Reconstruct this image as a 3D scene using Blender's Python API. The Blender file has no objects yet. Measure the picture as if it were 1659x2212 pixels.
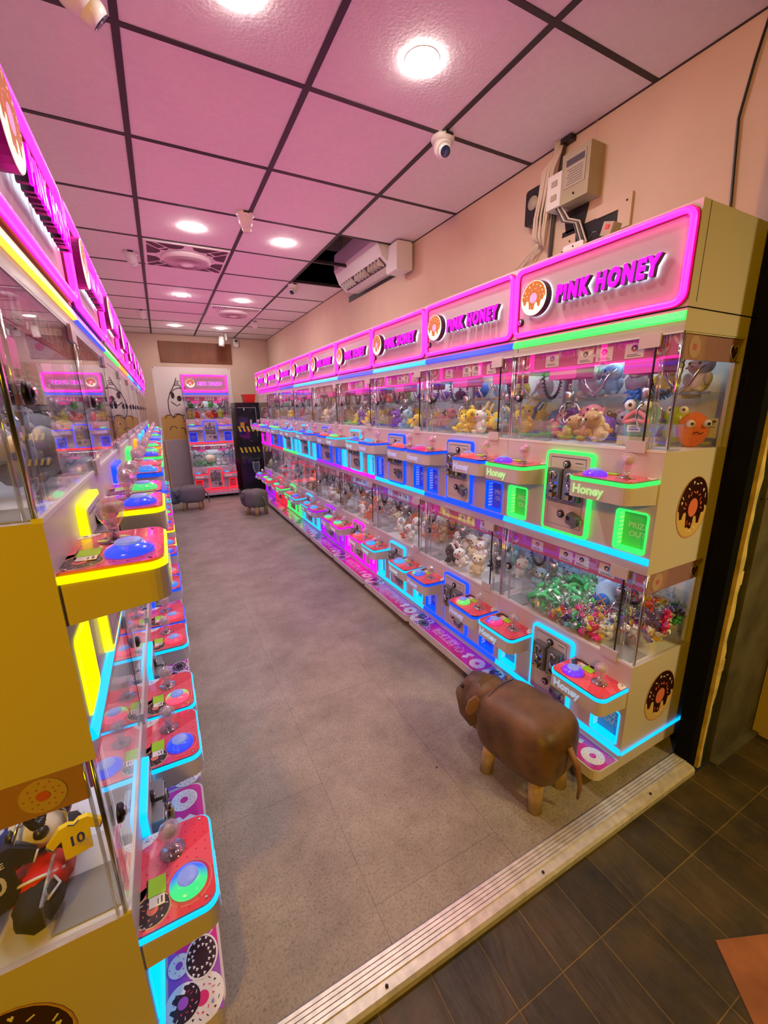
import bpy, math, random
from mathutils import Vector, Matrix
PI=math.pi; sin=math.sin; cos=math.cos
sc=bpy.context.scene; COL=sc.collection
# ---------------------------------------------------------------- camera, world, exposure
H=1.335                                                   # eye height above the shop floor
yaw,pitch,roll=.4807,.2496,-.0161
F_=Vector((sin(yaw)*cos(pitch),cos(yaw)*cos(pitch),-sin(pitch)))
R0=Vector((cos(yaw),-sin(yaw),0)); U0=R0.cross(F_)
R_=R0*cos(roll)+U0*sin(roll); U_=U0*cos(roll)-R0*sin(roll)
cd=bpy.data.cameras.new('camera'); cam=bpy.data.objects.new('camera',cd); COL.objects.link(cam)
cam.matrix_world=Matrix(((R_.x,U_.x,-F_.x,0),(R_.y,U_.y,-F_.y,0),(R_.z,U_.z,-F_.z,H),(0,0,0,1)))
cd.sensor_fit='HORIZONTAL'; cd.sensor_width=36; cd.lens=36*891.9/1659; cd.clip_start=.02
sc.camera=cam
sc.view_settings.view_transform='Standard'; sc.view_settings.look='None'; sc.view_settings.gamma=1
sc.view_settings.use_curve_mapping=False; sc.view_settings.exposure=0.14
w=bpy.data.worlds.new('world'); sc.world=w; w.use_nodes=True
w.node_tree.nodes['Background'].inputs[0].default_value=(.9,.75,.5,1); w.node_tree.nodes['Background'].inputs[1].default_value=.012
sc.cycles.transparent_max_bounces=48; sc.cycles.max_bounces=10; sc.cycles.diffuse_bounces=4; sc.cycles.glossy_bounces=4
sc.cycles.transmission_bounces=4; sc.cycles.sample_clamp_indirect=4; sc.cycles.use_denoising=True; sc.cycles.caustics_reflective=False
def area(name,loc,target,size,power,color,spread=PI):
    l=bpy.data.lights.new(name,'AREA'); l.shape='DISK'; l.size=size; l.energy=power; l.color=color; l.spread=spread
    o=bpy.data.objects.new(name,l); COL.objects.link(o); o.location=loc
    o.rotation_euler=(Vector(target)-Vector(loc)).to_track_quat('-Z','Y').to_euler(); return o
# yellow street lamp outside the open shop front, on the camera's side of the doorway
area('street_side_light',(-1.35,-1.5,2.3),(-.3,.7,.9),.25,50,(1,.50,.0))
area('street_side_light',(2.1,-1.5,2.7),(1.55,.6,.7),.4,5,(1,.72,.26),1.0)  # added cream fill light for the right machine's side, spread kept off the left
NEON=(8.5,.06,3.0); DOWN=190; LED=19

# ---------------------------------------------------------------- materials
def nmat(name):
    m=bpy.data.materials.new(name); m.use_nodes=True; nt=m.node_tree
    return m,nt,nt.nodes['Principled BSDF']
def mat(name,c,rough=.5,metal=0,spec=.5,bump=0,bscale=60,var=0,vscale=6,coat=0,trans=0):
    m,nt,b=nmat(name); b.inputs['Base Color'].default_value=(*c,1); b.inputs['Roughness'].default_value=rough
    b.inputs['Metallic'].default_value=metal; b.inputs['Specular IOR Level'].default_value=spec
    if coat: b.inputs['Coat Weight'].default_value=coat; b.inputs['Coat Roughness'].default_value=.05
    if bump or var:
        tc=nt.nodes.new('ShaderNodeTexCoord')
    if bump:
        n=nt.nodes.new('ShaderNodeTexNoise'); n.inputs['Scale'].default_value=bscale; n.inputs['Detail'].default_value=4
        bp=nt.nodes.new('ShaderNodeBump'); bp.inputs['Strength'].default_value=bump; bp.inputs['Distance'].default_value=.004
        nt.links.new(tc.outputs['Object'],n.inputs['Vector']); nt.links.new(n.outputs['Fac'],bp.inputs['Height']); nt.links.new(bp.outputs[0],b.inputs['Normal'])
    if var:
        n=nt.nodes.new('ShaderNodeTexNoise'); n.inputs['Scale'].default_value=vscale; n.inputs['Detail'].default_value=6
        r=nt.nodes.new('ShaderNodeValToRGB'); r.color_ramp.elements[0].position=.3; r.color_ramp.elements[1].position=.7
        r.color_ramp.elements[0].color=(*[v*(1-var) for v in c],1); r.color_ramp.elements[1].color=(*[min(1,v*(1+var*.4)) for v in c],1)
        nt.links.new(tc.outputs['Object'],n.inputs['Vector']); nt.links.new(n.outputs['Fac'],r.inputs[0]); nt.links.new(r.outputs[0],b.inputs['Base Color'])
    return m
def emit(name,c,s=1.0,base=(.5,.5,.5)):
    m,nt,b=nmat(name); b.inputs['Base Color'].default_value=(*base,1); b.inputs['Roughness'].default_value=.35
    b.inputs['Emission Color'].default_value=(*c,1); b.inputs['Emission Strength'].default_value=s
    return m
def glass(name,tint=(1,1,1),f0=.05,rough=0.0,haze=0.0,gl=(1,1,1)):
    m=bpy.data.materials.new(name); m.use_nodes=True; nt=m.node_tree; nt.nodes.clear()
    out=nt.nodes.new('ShaderNodeOutputMaterial'); t=nt.nodes.new('ShaderNodeBsdfTransparent'); t.inputs[0].default_value=(*tint,1)
    g=nt.nodes.new('ShaderNodeBsdfGlossy'); g.inputs['Roughness'].default_value=rough; g.inputs[0].default_value=(*gl,1)
    lw=nt.nodes.new('ShaderNodeLayerWeight'); lw.inputs[0].default_value=.5
    p=nt.nodes.new('ShaderNodeMath'); p.operation='POWER'; p.inputs[1].default_value=4.5
    q=nt.nodes.new('ShaderNodeMath'); q.operation='MULTIPLY_ADD'; q.inputs[1].default_value=1-f0; q.inputs[2].default_value=f0
    mx=nt.nodes.new('ShaderNodeMixShader'); L=nt.links.new
    L(lw.outputs['Facing'],p.inputs[0]); L(p.outputs[0],q.inputs[0]); L(q.outputs[0],mx.inputs[0]); L(t.outputs[0],mx.inputs[1]); L(g.outputs[0],mx.inputs[2])
    if haze:
        d=nt.nodes.new('ShaderNodeBsdfDiffuse'); d.inputs[0].default_value=(.85,.85,.88,1); m2=nt.nodes.new('ShaderNodeMixShader'); m2.inputs[0].default_value=haze
        L(mx.outputs[0],m2.inputs[1]); L(d.outputs[0],m2.inputs[2]); L(m2.outputs[0],out.inputs[0])
    else: L(mx.outputs[0],out.inputs[0])
    return m
M={}
M['white']=mat('white_enamel',(.64,.585,.60),.36,bump=.04,bscale=300)
M['inner']=mat('inner_white',(.82,.84,.86),.4)
M['black']=mat('black_plastic',(.012,.011,.013),.35)
M['dark']=mat('dark_letter_side',(.03,.008,.025),.4)
M['chrome']=mat('chrome',(.75,.75,.76),.16,1)
M['steel']=mat('brushed_steel',(.42,.41,.40),.33,1)
M['coinmetal']=mat('coin_slot_metal',(.24,.24,.26),.4,.6)
M['brass']=mat('brass',(.75,.55,.2),.25,1)
M['glass']=glass('clear_glass')
M['acryl']=glass('clear_acrylic',(.96,.97,.98),.10,.02,.03)
M['edge']=glass('acrylic_edge',(.78,.8,.82),.30,.08,.10)
M['bulb']=glass('crackle_bulb',(.97,.92,.96),.20,.05,.22)
M['film']=glass('clear_film',(.97,.99,.97),.07,.16,.02)
M['traytop']=mat('tray_pink',(.85,.075,.125),.12,coat=.6)
M['traydot']=mat('tray_dot',(.62,.02,.05),.15)
M['traypale']=mat('tray_pale_band',(.9,.13,.2),.15)
M['lime']=mat('lime_sticker',(.40,.80,.015),.5)
M['paper']=mat('white_print',(.86,.84,.80),.3)
M['choc']=mat('chocolate_print',(.035,.008,.008),.3)
M['dough']=mat('dough_print',(.72,.50,.20),.4)
M['doughrim']=mat('dough_rim_print',(.62,.30,.20),.4)
M['salmon']=mat('salmon_print',(.80,.20,.14),.4)
M['kick']=mat('magenta_print',(.72,.035,.33),.18,coat=.5)
M['purple']=mat('purple_print',(.36,.09,.55),.25)
M['hot']=mat('hot_pink_print',(.78,.03,.20),.3)
M['valance']=mat('pink_valance',(.62,.13,.30),.4)
M['carr']=mat('magenta_carriage',(.55,.04,.22),.35)
M['ink']=mat('grey_ink',(.08,.07,.09),.5)
M['rubber']=mat('rubber',(.05,.05,.05),.7)
M['donutface']=emit('donut_icing_lit',(.50,.12,.01),.55,(.45,.16,.03))
M['donutcream']=emit('donut_cream_lit',(.9,.9,.65),.75,(.8,.8,.7))
M['donuthole']=emit('donut_hole_lit',(.9,.28,.55),.8,(.8,.3,.5))
M['sprw']=emit('sprinkle_white_lit',(.9,.88,.7),.8); M['sprp']=emit('sprinkle_pink_lit',(.95,.1,.2),.8)
M['letter']=emit('magenta_letter_lit',(1,.0,.85),1.1,(.3,0,.25))
M['halo']=emit('white_backlight',(.72,.88,1),4.0)
M['neon']=emit('magenta_neon',tuple(v/8.5 for v in NEON),8.5,(.3,0,.1))
M['neonback']=mat('neon_backing',(.30,.0,.05),.4)
M['led']=emit('cool_led_strip',(.80,.92,1),LED)
M['down']=emit('downlight_lens',(1,.93,.84),DOWN)
M['rim']=mat('downlight_rim',(.8,.8,.8),.4)
ACC={'green':(.03,1.0,.10),'lime':(.45,1.0,.02),'blue':(0,.05,1.0),'cyan':(0,.42,.95),'teal':(0,.85,.75),'magenta':(.95,0,.75),'purple':(.28,.0,1.0),
 'red':(1,.005,.02),'yellow':(.85,.80,0),'orange':(1,.28,.0),'amber':(1,.52,.03),'violet':(.22,.10,1.0)}
for k,c in ACC.items():
    M['E_'+k]=emit('light_'+k,c,1.6,tuple(v*.3 for v in c))
    m,nt,b=nmat('door_'+k); b.inputs['Base Color'].default_value=(*[.10+.28*v for v in c],1); b.inputs['Roughness'].default_value=.25
    b.inputs['Emission Color'].default_value=(*c,1); b.inputs['Emission Strength'].default_value=.10; M['D_'+k]=m
    M['T_'+k]=emit('text_'+k,tuple(.2+.8*v for v in c),.42,(.7,.8,.6))
def button(name,c1,c2):
    m,nt,b=nmat(name); b.inputs['Roughness'].default_value=.2
    tc=nt.nodes.new('ShaderNodeTexCoord'); sx=nt.nodes.new('ShaderNodeSeparateXYZ'); ad=nt.nodes.new('ShaderNodeMath'); ad.operation='MULTIPLY_ADD'
    ad.inputs[1].default_value=16; ad.inputs[2].default_value=.5; r=nt.nodes.new('ShaderNodeValToRGB')
    r.color_ramp.elements[0].position=.3; r.color_ramp.elements[1].position=.7
    r.color_ramp.elements[0].color=(*c1,1); r.color_ramp.elements[1].color=(*c2,1); L=nt.links.new
    L(tc.outputs['Object'],sx.inputs[0]); L(sx.outputs[0],ad.inputs[0]); L(ad.outputs[0],r.inputs[0]); L(r.outputs[0],b.inputs['Emission Color'])
    b.inputs['Emission Strength'].default_value=.85; b.inputs['Base Color'].default_value=(.06,.06,.09,1); return m
BT={'blue':((.0,.06,1),(.02,.10,1)),'bluepink':((0,.08,1),(1,.02,.25)),'green':((.05,.85,.2),(.1,.95,.4)),'purple':((.25,0,1),(.18,.02,1)),'greenblue':((.03,.9,.25),(0,.15,1)),
 'red':((1,.06,.12),(1,.12,.12)),'redgreen':((1,.1,.2),(.15,.9,.15)),'sky':((0,.25,1),(0,.45,1))}
for k,(a,b_) in BT.items(): M['B_'+k]=button('button_'+k,a,b_)
M['btntop']=emit('button_cap',(.22,.32,.95),.5,(.15,.17,.25))

# ---------------------------------------------------------------- geometry builder
class B:
    def __init__(s): s.v=[];s.f=[];s.m=[];s.s=[];s.mats=[]
    def mi(s,k):
        if k not in s.mats: s.mats.append(k)
        return s.mats.index(k)
    def add(s,vs,fs,k,smooth=False,T=None):
        o=len(s.v); i=s.mi(k)
        for p in vs: s.v.append(tuple(T@Vector(p)) if T else tuple(p))
        for f in fs: s.f.append([o+a for a in f]); s.m.append(i); s.s.append(smooth)
        return s
    def box(s,x0,x1,y0,y1,z0,z1,k,T=None):
        return s.add([(x0,y0,z0),(x1,y0,z0),(x1,y1,z0),(x0,y1,z0),(x0,y0,z1),(x1,y0,z1),(x1,y1,z1),(x0,y1,z1)],
          [(0,3,2,1),(4,5,6,7),(0,1,5,4),(1,2,6,5),(2,3,7,6),(3,0,4,7)],k,False,T)
    def prism(s,pts,a,b,k,pl='xz',T=None,cap=True,side=None):
        # polygon pts in plane pl, extruded along the third axis from a to b
        f={'xz':lambda u,v,d:(u,d,v),'xy':lambda u,v,d:(u,v,d),'yz':lambda u,v,d:(d,u,v)}[pl]
        n=len(pts); vs=[f(u,v,a) for u,v in pts]+[f(u,v,b) for u,v in pts]
        if cap: s.add(vs,[list(range(n)),list(range(2*n-1,n-1,-1))],k,False,T)
        s.add(vs,[(i,(i+1)%n,n+(i+1)%n,n+i) for i in range(n)],side or k,False,T); return s
    def tube(s,pts,r,k,n=6,closed=False,T=None,caps=True):
        P=[Vector(p) for p in pts]; N=len(P); vs=[]; up=Vector((0,0,1)); prev=None
        for i in range(N):
            a=P[i-1] if (i>0 or closed) else P[i]; b=P[(i+1)%N] if (i<N-1 or closed) else P[i]
            t=(b-a).normalized()
            if prev is None:
                u=t.cross(up if abs(t.z)<.9 else Vector((1,0,0))).normalized()
            else: u=(prev-t*prev.dot(t)).normalized()
            prev=u; w_=t.cross(u); rr=r[i] if isinstance(r,(list,tuple)) else r
            for j in range(n): an=2*PI*j/n; vs.append(P[i]+(u*cos(an)+w_*sin(an))*rr)
        fs=[]; rng=N if closed else N-1
        for i in range(rng):
            for j in range(n): fs.append((i*n+j,i*n+(j+1)%n,((i+1)%N)*n+(j+1)%n,((i+1)%N)*n+j))
        if not closed and caps: fs+= [list(range(n))[::-1],[(N-1)*n+j for j in range(n)]]
        return s.add(vs,fs,k,True,T)
    def lathe(s,prof,k,n=16,T=None,smooth=True,sx=1,sy=1):
        vs=[];fs=[];N=len(prof)
        for r,z in prof:
            for j in range(n): vs.append((r*cos(2*PI*j/n)*sx,r*sin(2*PI*j/n)*sy,z))
        for i in range(N-1):
            for j in range(n): fs.append((i*n+j,i*n+(j+1)%n,(i+1)*n+(j+1)%n,(i+1)*n+j))
        fs.append(list(range(n))[::-1]); fs.append([(N-1)*n+j for j in range(n)])
        return s.add(vs,fs,k,smooth,T)
    def ell(s,c,r,k,n=12,m=8,T=None,e=1.0,rough=0,rnd=None):
        if not hasattr(r,'__len__'): r=(r,r,r)
        def pw(x,e): return math.copysign(abs(x)**e,x)
        vs=[(c[0],c[1],c[2]-r[2])];fs=[]
        for i in range(1,m):
            th=-PI/2+PI*i/m
            for j in range(n):
                ph=2*PI*j/n; q=1+(rnd.uniform(-rough,rough) if rnd else 0)
                vs.append((c[0]+r[0]*q*pw(cos(th),e)*pw(cos(ph),e),c[1]+r[1]*q*pw(cos(th),e)*pw(sin(ph),e),c[2]+r[2]*q*pw(sin(th),e)))
        vs.append((c[0],c[1],c[2]+r[2])); L=len(vs)-1
        for j in range(n): fs.append((0,1+(j+1)%n,1+j)); fs.append((L,L-n+j,L-n+(j+1)%n))
        for i in range(m-2):
            for j in range(n): a=1+i*n; fs.append((a+j,a+(j+1)%n,a+n+(j+1)%n,a+n+j))
        return s.add(vs,fs,k,True,T)
    def cyl(s,a,b,r,k,n=12,r2=None,T=None):
        return s.tube([a,b],[r,r if r2 is None else r2],k,n,False,T)
    def mesh(s,name):
        me=bpy.data.meshes.new(name); me.from_pydata(s.v,[],s.f)
        for k in s.mats: me.materials.append(M.get(k) or M.get('E_'+k) or M['white'])
        me.polygons.foreach_set('material_index',s.m); me.polygons.foreach_set('use_smooth',s.s); me.update()
        me['keys']=','.join(s.mats); return me
def rr(x0,x1,z0,z1,r,n=4,corners=(1,1,1,1)):
    # rounded rectangle, counter-clockwise from lower left; corners = (ll, lr, ur, ul)
    out=[]
    for (cx,cz,a0,on,px,pz) in ((x1-r,z0+r,-PI/2,corners[1],x1,z0),(x1-r,z1-r,0,corners[2],x1,z1),(x0+r,z1-r,PI/2,corners[3],x0,z1),(x0+r,z0+r,PI,corners[0],x0,z0)):
        if on: out+=[(cx+r*cos(a0+PI/2*i/n),cz+r*sin(a0+PI/2*i/n)) for i in range(n+1)]
        else: out.append((px,pz))
    return out
def circ(cx,cz,r,n=20,sx=1,sz=1,a0=0): return [(cx+r*sx*cos(a0+2*PI*i/n),cz+r*sz*sin(a0+2*PI*i/n)) for i in range(n)]
_tc={}
def text(s,size,ext=.0008,off=0,bev=0,res=3,align='CENTER',shear=0,space=1.0):
    key=(s,size,ext,off,bev,res,align,shear,space)
    if key not in _tc:
        c=bpy.data.curves.new('t','FONT'); c.body=s; c.size=size; c.extrude=ext; c.offset=off; c.bevel_depth=bev; c.bevel_resolution=1
        c.resolution_u=res; c.align_x=align; c.align_y='CENTER'; c.shear=shear; c.space_character=space
        o=bpy.data.objects.new('t',c); COL.objects.link(o); bpy.context.view_layer.update()
        me=bpy.data.meshes.new_from_object(o.evaluated_get(bpy.context.evaluated_depsgraph_get()))
        _tc[key]=([tuple(v.co) for v in me.vertices],[tuple(p.vertices) for p in me.polygons])
        bpy.data.objects.remove(o); bpy.data.curves.remove(c); bpy.data.meshes.remove(me)
    return _tc[key]
FRONT=Matrix(((1,0,0,0),(0,0,-1,0),(0,1,0,0),(0,0,0,1)))          # text plane -> faces local -y
def addtext(b,s,k,x,y,z,size,T0=FRONT,sx=1,**kw):
    v,f=text(s,size,**kw); b.add([(p[0]*sx,p[1],p[2]) for p in v],f,k,False,Matrix.Translation((x,y,z))@T0); return b
def ob(name,me,parent=None,loc=None,mats=None,**props):
    if isinstance(me,B): me=me.mesh(name)
    o=bpy.data.objects.new(name,me); COL.objects.link(o)
    if parent: o.parent=parent
    if loc is not None: o.location=loc
    for k,v in props.items(): o[k]=v
    return o
def thing(name,label,cat,loc=(0,0,0),rz=0,group=None):
    o=bpy.data.objects.new(name,None); COL.objects.link(o); o.location=loc; o.rotation_euler=(0,0,rz); o.empty_display_size=.1
    o['label']=label; o['category']=cat
    if group: o['group']=group
    return o
def single(name,b,label,cat,loc=(0,0,0),rz=0,group=None):
    o=ob(name,b,None,loc,label=label,category=cat); o.rotation_euler=(0,0,rz)
    if group: o['group']=group
    return o
def struct(name,b): return ob(name,b,kind='structure')
# ================================================================= THE SETTING
XL,XR,Y0,Y1,ZC=-.64,1.781,.62,7.71,2.486
gx=[-.577,.029,.635,1.241]; gy=[1.178+.6027*(j-1) for j in range(0,12)]
def floor_mat():
    m,nt,b=nmat('vinyl_floor'); N=nt.nodes.new; L=nt.links.new
    tc=N('ShaderNodeTexCoord'); mp=N('ShaderNodeMapping'); mp.inputs['Location'].default_value=(.32,.27,0)
    n1=N('ShaderNodeTexNoise'); n1.inputs['Scale'].default_value=3.2; n1.inputs['Detail'].default_value=10; n1.inputs['Roughness'].default_value=.72
    n2=N('ShaderNodeTexNoise'); n2.inputs['Scale'].default_value=150; n2.inputs['Detail'].default_value=8; n2.inputs['Distortion'].default_value=.6; n2.inputs['Roughness'].default_value=.7
    r1=N('ShaderNodeValToRGB'); r1.color_ramp.elements[0].color=(.25,.215,.17,1); r1.color_ramp.elements[1].color=(.40,.36,.30,1)
    r1.color_ramp.elements[0].position=.36; r1.color_ramp.elements[1].position=.62
    r2=N('ShaderNodeValToRGB'); r2.color_ramp.elements[0].color=(.38,.34,.30,1); r2.color_ramp.elements[1].color=(1,1,1,1)
    r2.color_ramp.elements[0].position=.34; r2.color_ramp.elements[1].position=.52
    mx=N('ShaderNodeMix'); mx.data_type='RGBA'; mx.blend_type='MULTIPLY'; mx.inputs[0].default_value=.75
    br=N('ShaderNodeTexBrick'); br.inputs['Scale'].default_value=1; br.inputs['Brick Width'].default_value=.88; br.inputs['Row Height'].default_value=.43
    br.inputs['Mortar Size'].default_value=.0008; br.inputs['Color1'].default_value=(1,1,1,1); br.inputs['Color2'].default_value=(.95,.95,.95,1); br.inputs['Mortar'].default_value=(.30,.28,.27,1)
    rot=N('ShaderNodeMapping'); rot.inputs['Rotation'].default_value=(0,0,PI/2); rot.inputs['Location'].default_value=(.32,-.35,0)
    m2=N('ShaderNodeMix'); m2.data_type='RGBA'; m2.blend_type='MULTIPLY'; m2.inputs[0].default_value=.8
    L(tc.outputs['Object'],n1.inputs[0]); L(tc.outputs['Object'],n2.inputs[0]); L(tc.outputs['Object'],rot.inputs[0]); L(rot.outputs[0],br.inputs[0])
    L(n1.outputs['Fac'],r1.inputs[0]); L(n2.outputs['Fac'],r2.inputs[0]); L(r1.outputs[0],mx.inputs[6]); L(r2.outputs[0],mx.inputs[7])
    L(mx.outputs[2],m2.inputs[6]); L(br.outputs[0],m2.inputs[7]); L(m2.outputs[2],b.inputs['Base Color']); b.inputs['Roughness'].default_value=.42
    bp=N('ShaderNodeBump'); bp.inputs['Strength'].default_value=.15; bp.inputs['Distance'].default_value=.002; L(n2.outputs['Fac'],bp.inputs['Height']); L(bp.outputs[0],b.inputs['Normal'])
    return m
M['floor']=floor_mat()
M['wallr']=mat('cream_plaster',(.64,.47,.37),.75,bump=.1,bscale=40,var=.05)
M['tile']=mat('ceiling_tile',(.82,.79,.78),.85,bump=.35,bscale=90,var=.04,vscale=40)
M['grid']=mat('black_ceiling_grid',(.022,.016,.018),.5)
M['void']=mat('dark_void',(.03,.025,.03),.9)
struct('floor',B().box(XL,XR+.0,.664,Y1,-.06,0,'floor'))
struct('wall_right',B().box(XR,XR+.1,Y0,Y1+.1,-.06,3.0,'wallr'))
struct('wall_left',B().box(XL-.1,XL,Y0,Y1+.1,-.06,3.0,'wallr'))
struct('wall_back',B().box(XL,XR,Y1,Y1+.1,-.06,3.0,'wallr'))
c=B(); xs=[XL]+gx+[XR]; ys=[.40]+gy[:12]+[Y1]; ys=sorted(set(y for y in ys if .39<y<=Y1)); ys=[ys[0]]+[y for y in ys[1:] if y<Y1-.05]+[Y1]
V0,V1=gy[4-0],gy[6]                       # set below from grid index
V0=1.178+.6027*3-.0; V1=1.178+.6027*5
for i in range(len(xs)-1):
    for j in range(len(ys)-1):
        cx=(xs[i]+xs[i+1])/2; cy=(ys[j]+ys[j+1])/2
        if cx>1.25 and V0<cy<V1: continue
        c.box(xs[i]+.002,xs[i+1]-.002,ys[j]+.002,ys[j+1]-.002,ZC,ZC+.012,'tile')
struct('ceiling',c)
g=B()
for x in gx: g.box(x-.012,x+.012,.40,Y1,ZC-.003,ZC+.02,'grid')
for y in ys[1:-1]: g.box(XL,XR,y-.0105,y+.0105,ZC-.0028,ZC+.02,'grid')
g.box(XR-.006,XR,.62,V0,ZC-.004,ZC,'grid').box(XR-.006,XR,V1,Y1,ZC-.004,ZC,'grid').box(XL,XR,Y1-.006,Y1,ZC-.004,ZC,'grid').box(XL,XL+.006,.62,Y1,ZC-.004,ZC,'grid')
struct('trim_1',g)
struct('trim_2',B().box(XL-.1,XR+.1,.40,Y1+.1,3.0,3.05,'void').box(XL-.1,XR+.1,.38,.40,ZC,3.05,'void'))   # slab above the ceiling
M['voidpanel']=mat('grey_board',(.40,.36,.37),.8)
v=B(); v.add([(1.25,V1,ZC),(1.781,V1,ZC),(1.781,V1-.0,2.80),(1.25,V1,2.80)],[(0,1,2,3)],'voidpanel'); v.box(1.23,1.245,V0,V1,ZC+.02,2.95,'voidpanel'); v.box(1.245,1.78,V1,V1+.012,ZC+.02,2.95,'voidpanel')
struct('trim_3',v)
# threshold
M['alu']=mat('worn_aluminium',(.78,.74,.70),.36,.35,var=.22,vscale=40)
t=B(); t.prism([(.583,-.03),(.583,-.006),(.590,.002),(.612,.0045),(.660,.0045),(.664,0),(.664,-.03)],XL,1.605,'alu','yz')
for i in range(5): y=.6125+i*.0097; t.box(XL,1.602,y,y+.0078,.0045,.0085,'alu')
for x in (.30,.82,1.35): t.ell((x,.600,.0045),.0045,'black',8,5)
struct('trim_4',t)
# pavement outside
def pave_mat():
    m,nt,b=nmat('dark_slate_paving'); N=nt.nodes.new; L=nt.links.new
    tc=N('ShaderNodeTexCoord'); mp=N('ShaderNodeMapping'); mp.inputs['Location'].default_value=(.023,.02,0); mp.inputs['Rotation'].default_value=(0,0,0)
    br=N('ShaderNodeTexBrick'); br.inputs['Scale'].default_value=1; br.inputs['Brick Width'].default_value=.145; br.inputs['Row Height'].default_value=.225; br.offset=0.0
    br.inputs['Mortar Size'].default_value=.0022; br.inputs['Mortar Smooth'].default_value=.4; br.inputs['Color1'].default_value=(.050,.042,.026,1); br.inputs['Color2'].default_value=(.085,.070,.040,1); br.inputs['Mortar'].default_value=(.20,.155,.06,1)
    n=N('ShaderNodeTexNoise'); n.inputs['Scale'].default_value=4.5; n.inputs['Detail'].default_value=8; n.inputs['Roughness'].default_value=.7
    mx=N('ShaderNodeMix'); mx.data_type='RGBA'; mx.blend_type='MULTIPLY'; mx.inputs[0].default_value=.8
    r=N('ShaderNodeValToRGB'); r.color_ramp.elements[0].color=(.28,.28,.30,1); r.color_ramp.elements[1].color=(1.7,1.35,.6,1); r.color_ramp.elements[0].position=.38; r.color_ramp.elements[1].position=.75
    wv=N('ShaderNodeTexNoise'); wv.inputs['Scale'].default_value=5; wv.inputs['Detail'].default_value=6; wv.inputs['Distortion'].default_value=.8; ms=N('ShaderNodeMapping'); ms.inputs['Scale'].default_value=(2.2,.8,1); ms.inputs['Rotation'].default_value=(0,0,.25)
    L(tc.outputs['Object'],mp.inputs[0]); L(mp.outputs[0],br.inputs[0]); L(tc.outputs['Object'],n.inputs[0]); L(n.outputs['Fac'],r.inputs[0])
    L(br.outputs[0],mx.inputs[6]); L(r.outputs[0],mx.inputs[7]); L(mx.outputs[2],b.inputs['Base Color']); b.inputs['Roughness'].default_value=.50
    L(tc.outputs['Object'],ms.inputs[0]); L(ms.outputs[0],wv.inputs[0])
    b1=N('ShaderNodeBump'); b1.inputs['Strength'].default_value=.7; b1.inputs['Distance'].default_value=.012; L(wv.outputs['Fac'],b1.inputs['Height'])
    b2=N('ShaderNodeBump'); b2.invert=True; b2.inputs['Strength'].default_value=.6; b2.inputs['Distance'].default_value=.006; L(br.outputs['Fac'],b2.inputs['Height']); L(b1.outputs[0],b2.inputs['Normal']); L(b2.outputs[0],b.inputs['Normal'])
    return m
M['pave']=pave_mat()
M['orange']=mat('orange_slate',(.36,.13,.045),.5,bump=.5,bscale=14,var=.35,vscale=12)
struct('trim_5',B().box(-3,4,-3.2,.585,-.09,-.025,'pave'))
ob('paving_inlay',B().prism([(1.10,.285),(1.30,.20),(1.16,.06),(.99,.15)],-.0245,-.021,'orange','xy'),label='orange diamond slate inlay set in the dark paving outside the door',category='paving tile')
# door frame and facade at the right of the opening
M['peel']=mat('peeling_cream_paint',(.72,.56,.22),.7,bump=.6,bscale=30,var=.35,vscale=18)
M['green']=mat('dark_green_frame',(.018,.035,.03),.5)
M['stone']=mat('dark_grey_stone_panel',(.10,.095,.075),.55,bump=.4,bscale=12,var=.45,vscale=9)
M['cream2']=mat('cream_wall_paint',(.62,.50,.28),.7)
M['ink2']=mat('matt_black_post',(.004,.004,.004),.9,spec=.1)
f=B(); f.box(1.605,1.650,.606,.66,-.03,3,'ink2'); struct('door_1',f)
rnd=random.Random(4); f=B()
zs=[-.03+.045*i for i in range(68)]; left=[(1.649+rnd.uniform(0,.004),z) for z in zs]; right=[(1.678+rnd.uniform(-.007,.009)-.012*max(0,1-z/.5),z) for z in zs]
f.prism(left+right[::-1],.594,.615,'peel'); struct('trim_6',f)
struct('trim_7',B().box(1.655,1.712,.60,.68,-.03,3,'green'))
f=B(); f.box(1.712,2.12,.585,.70,-.03,1.02,'stone').box(1.712,2.12,.588,.70,1.024,3,'stone').box(1.83,1.87,.575,.585,.88,.895,'cream2'); struct('wall_front',f)
struct('trim_8',B().box(2.05,2.6,.10,.583,-.03,3,'cream2').box(1.712,2.05,.56,.585,-.03,-.015,'stone'))
struct('trim_9',B().box(1.70,XR+.02,.66,.69,-.06,3,'wallr'))
st=B()
for z in (.38,.72,1.22): st.box(1.672,1.70,.597,.6,z,z+.05,'peel')
struct('trim_10',st)
# left front post (out of view) closes the room
struct('trim_11',B().box(XL-.4,XL+.0,.60,.66,-.06,3,'wallr'))
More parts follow.
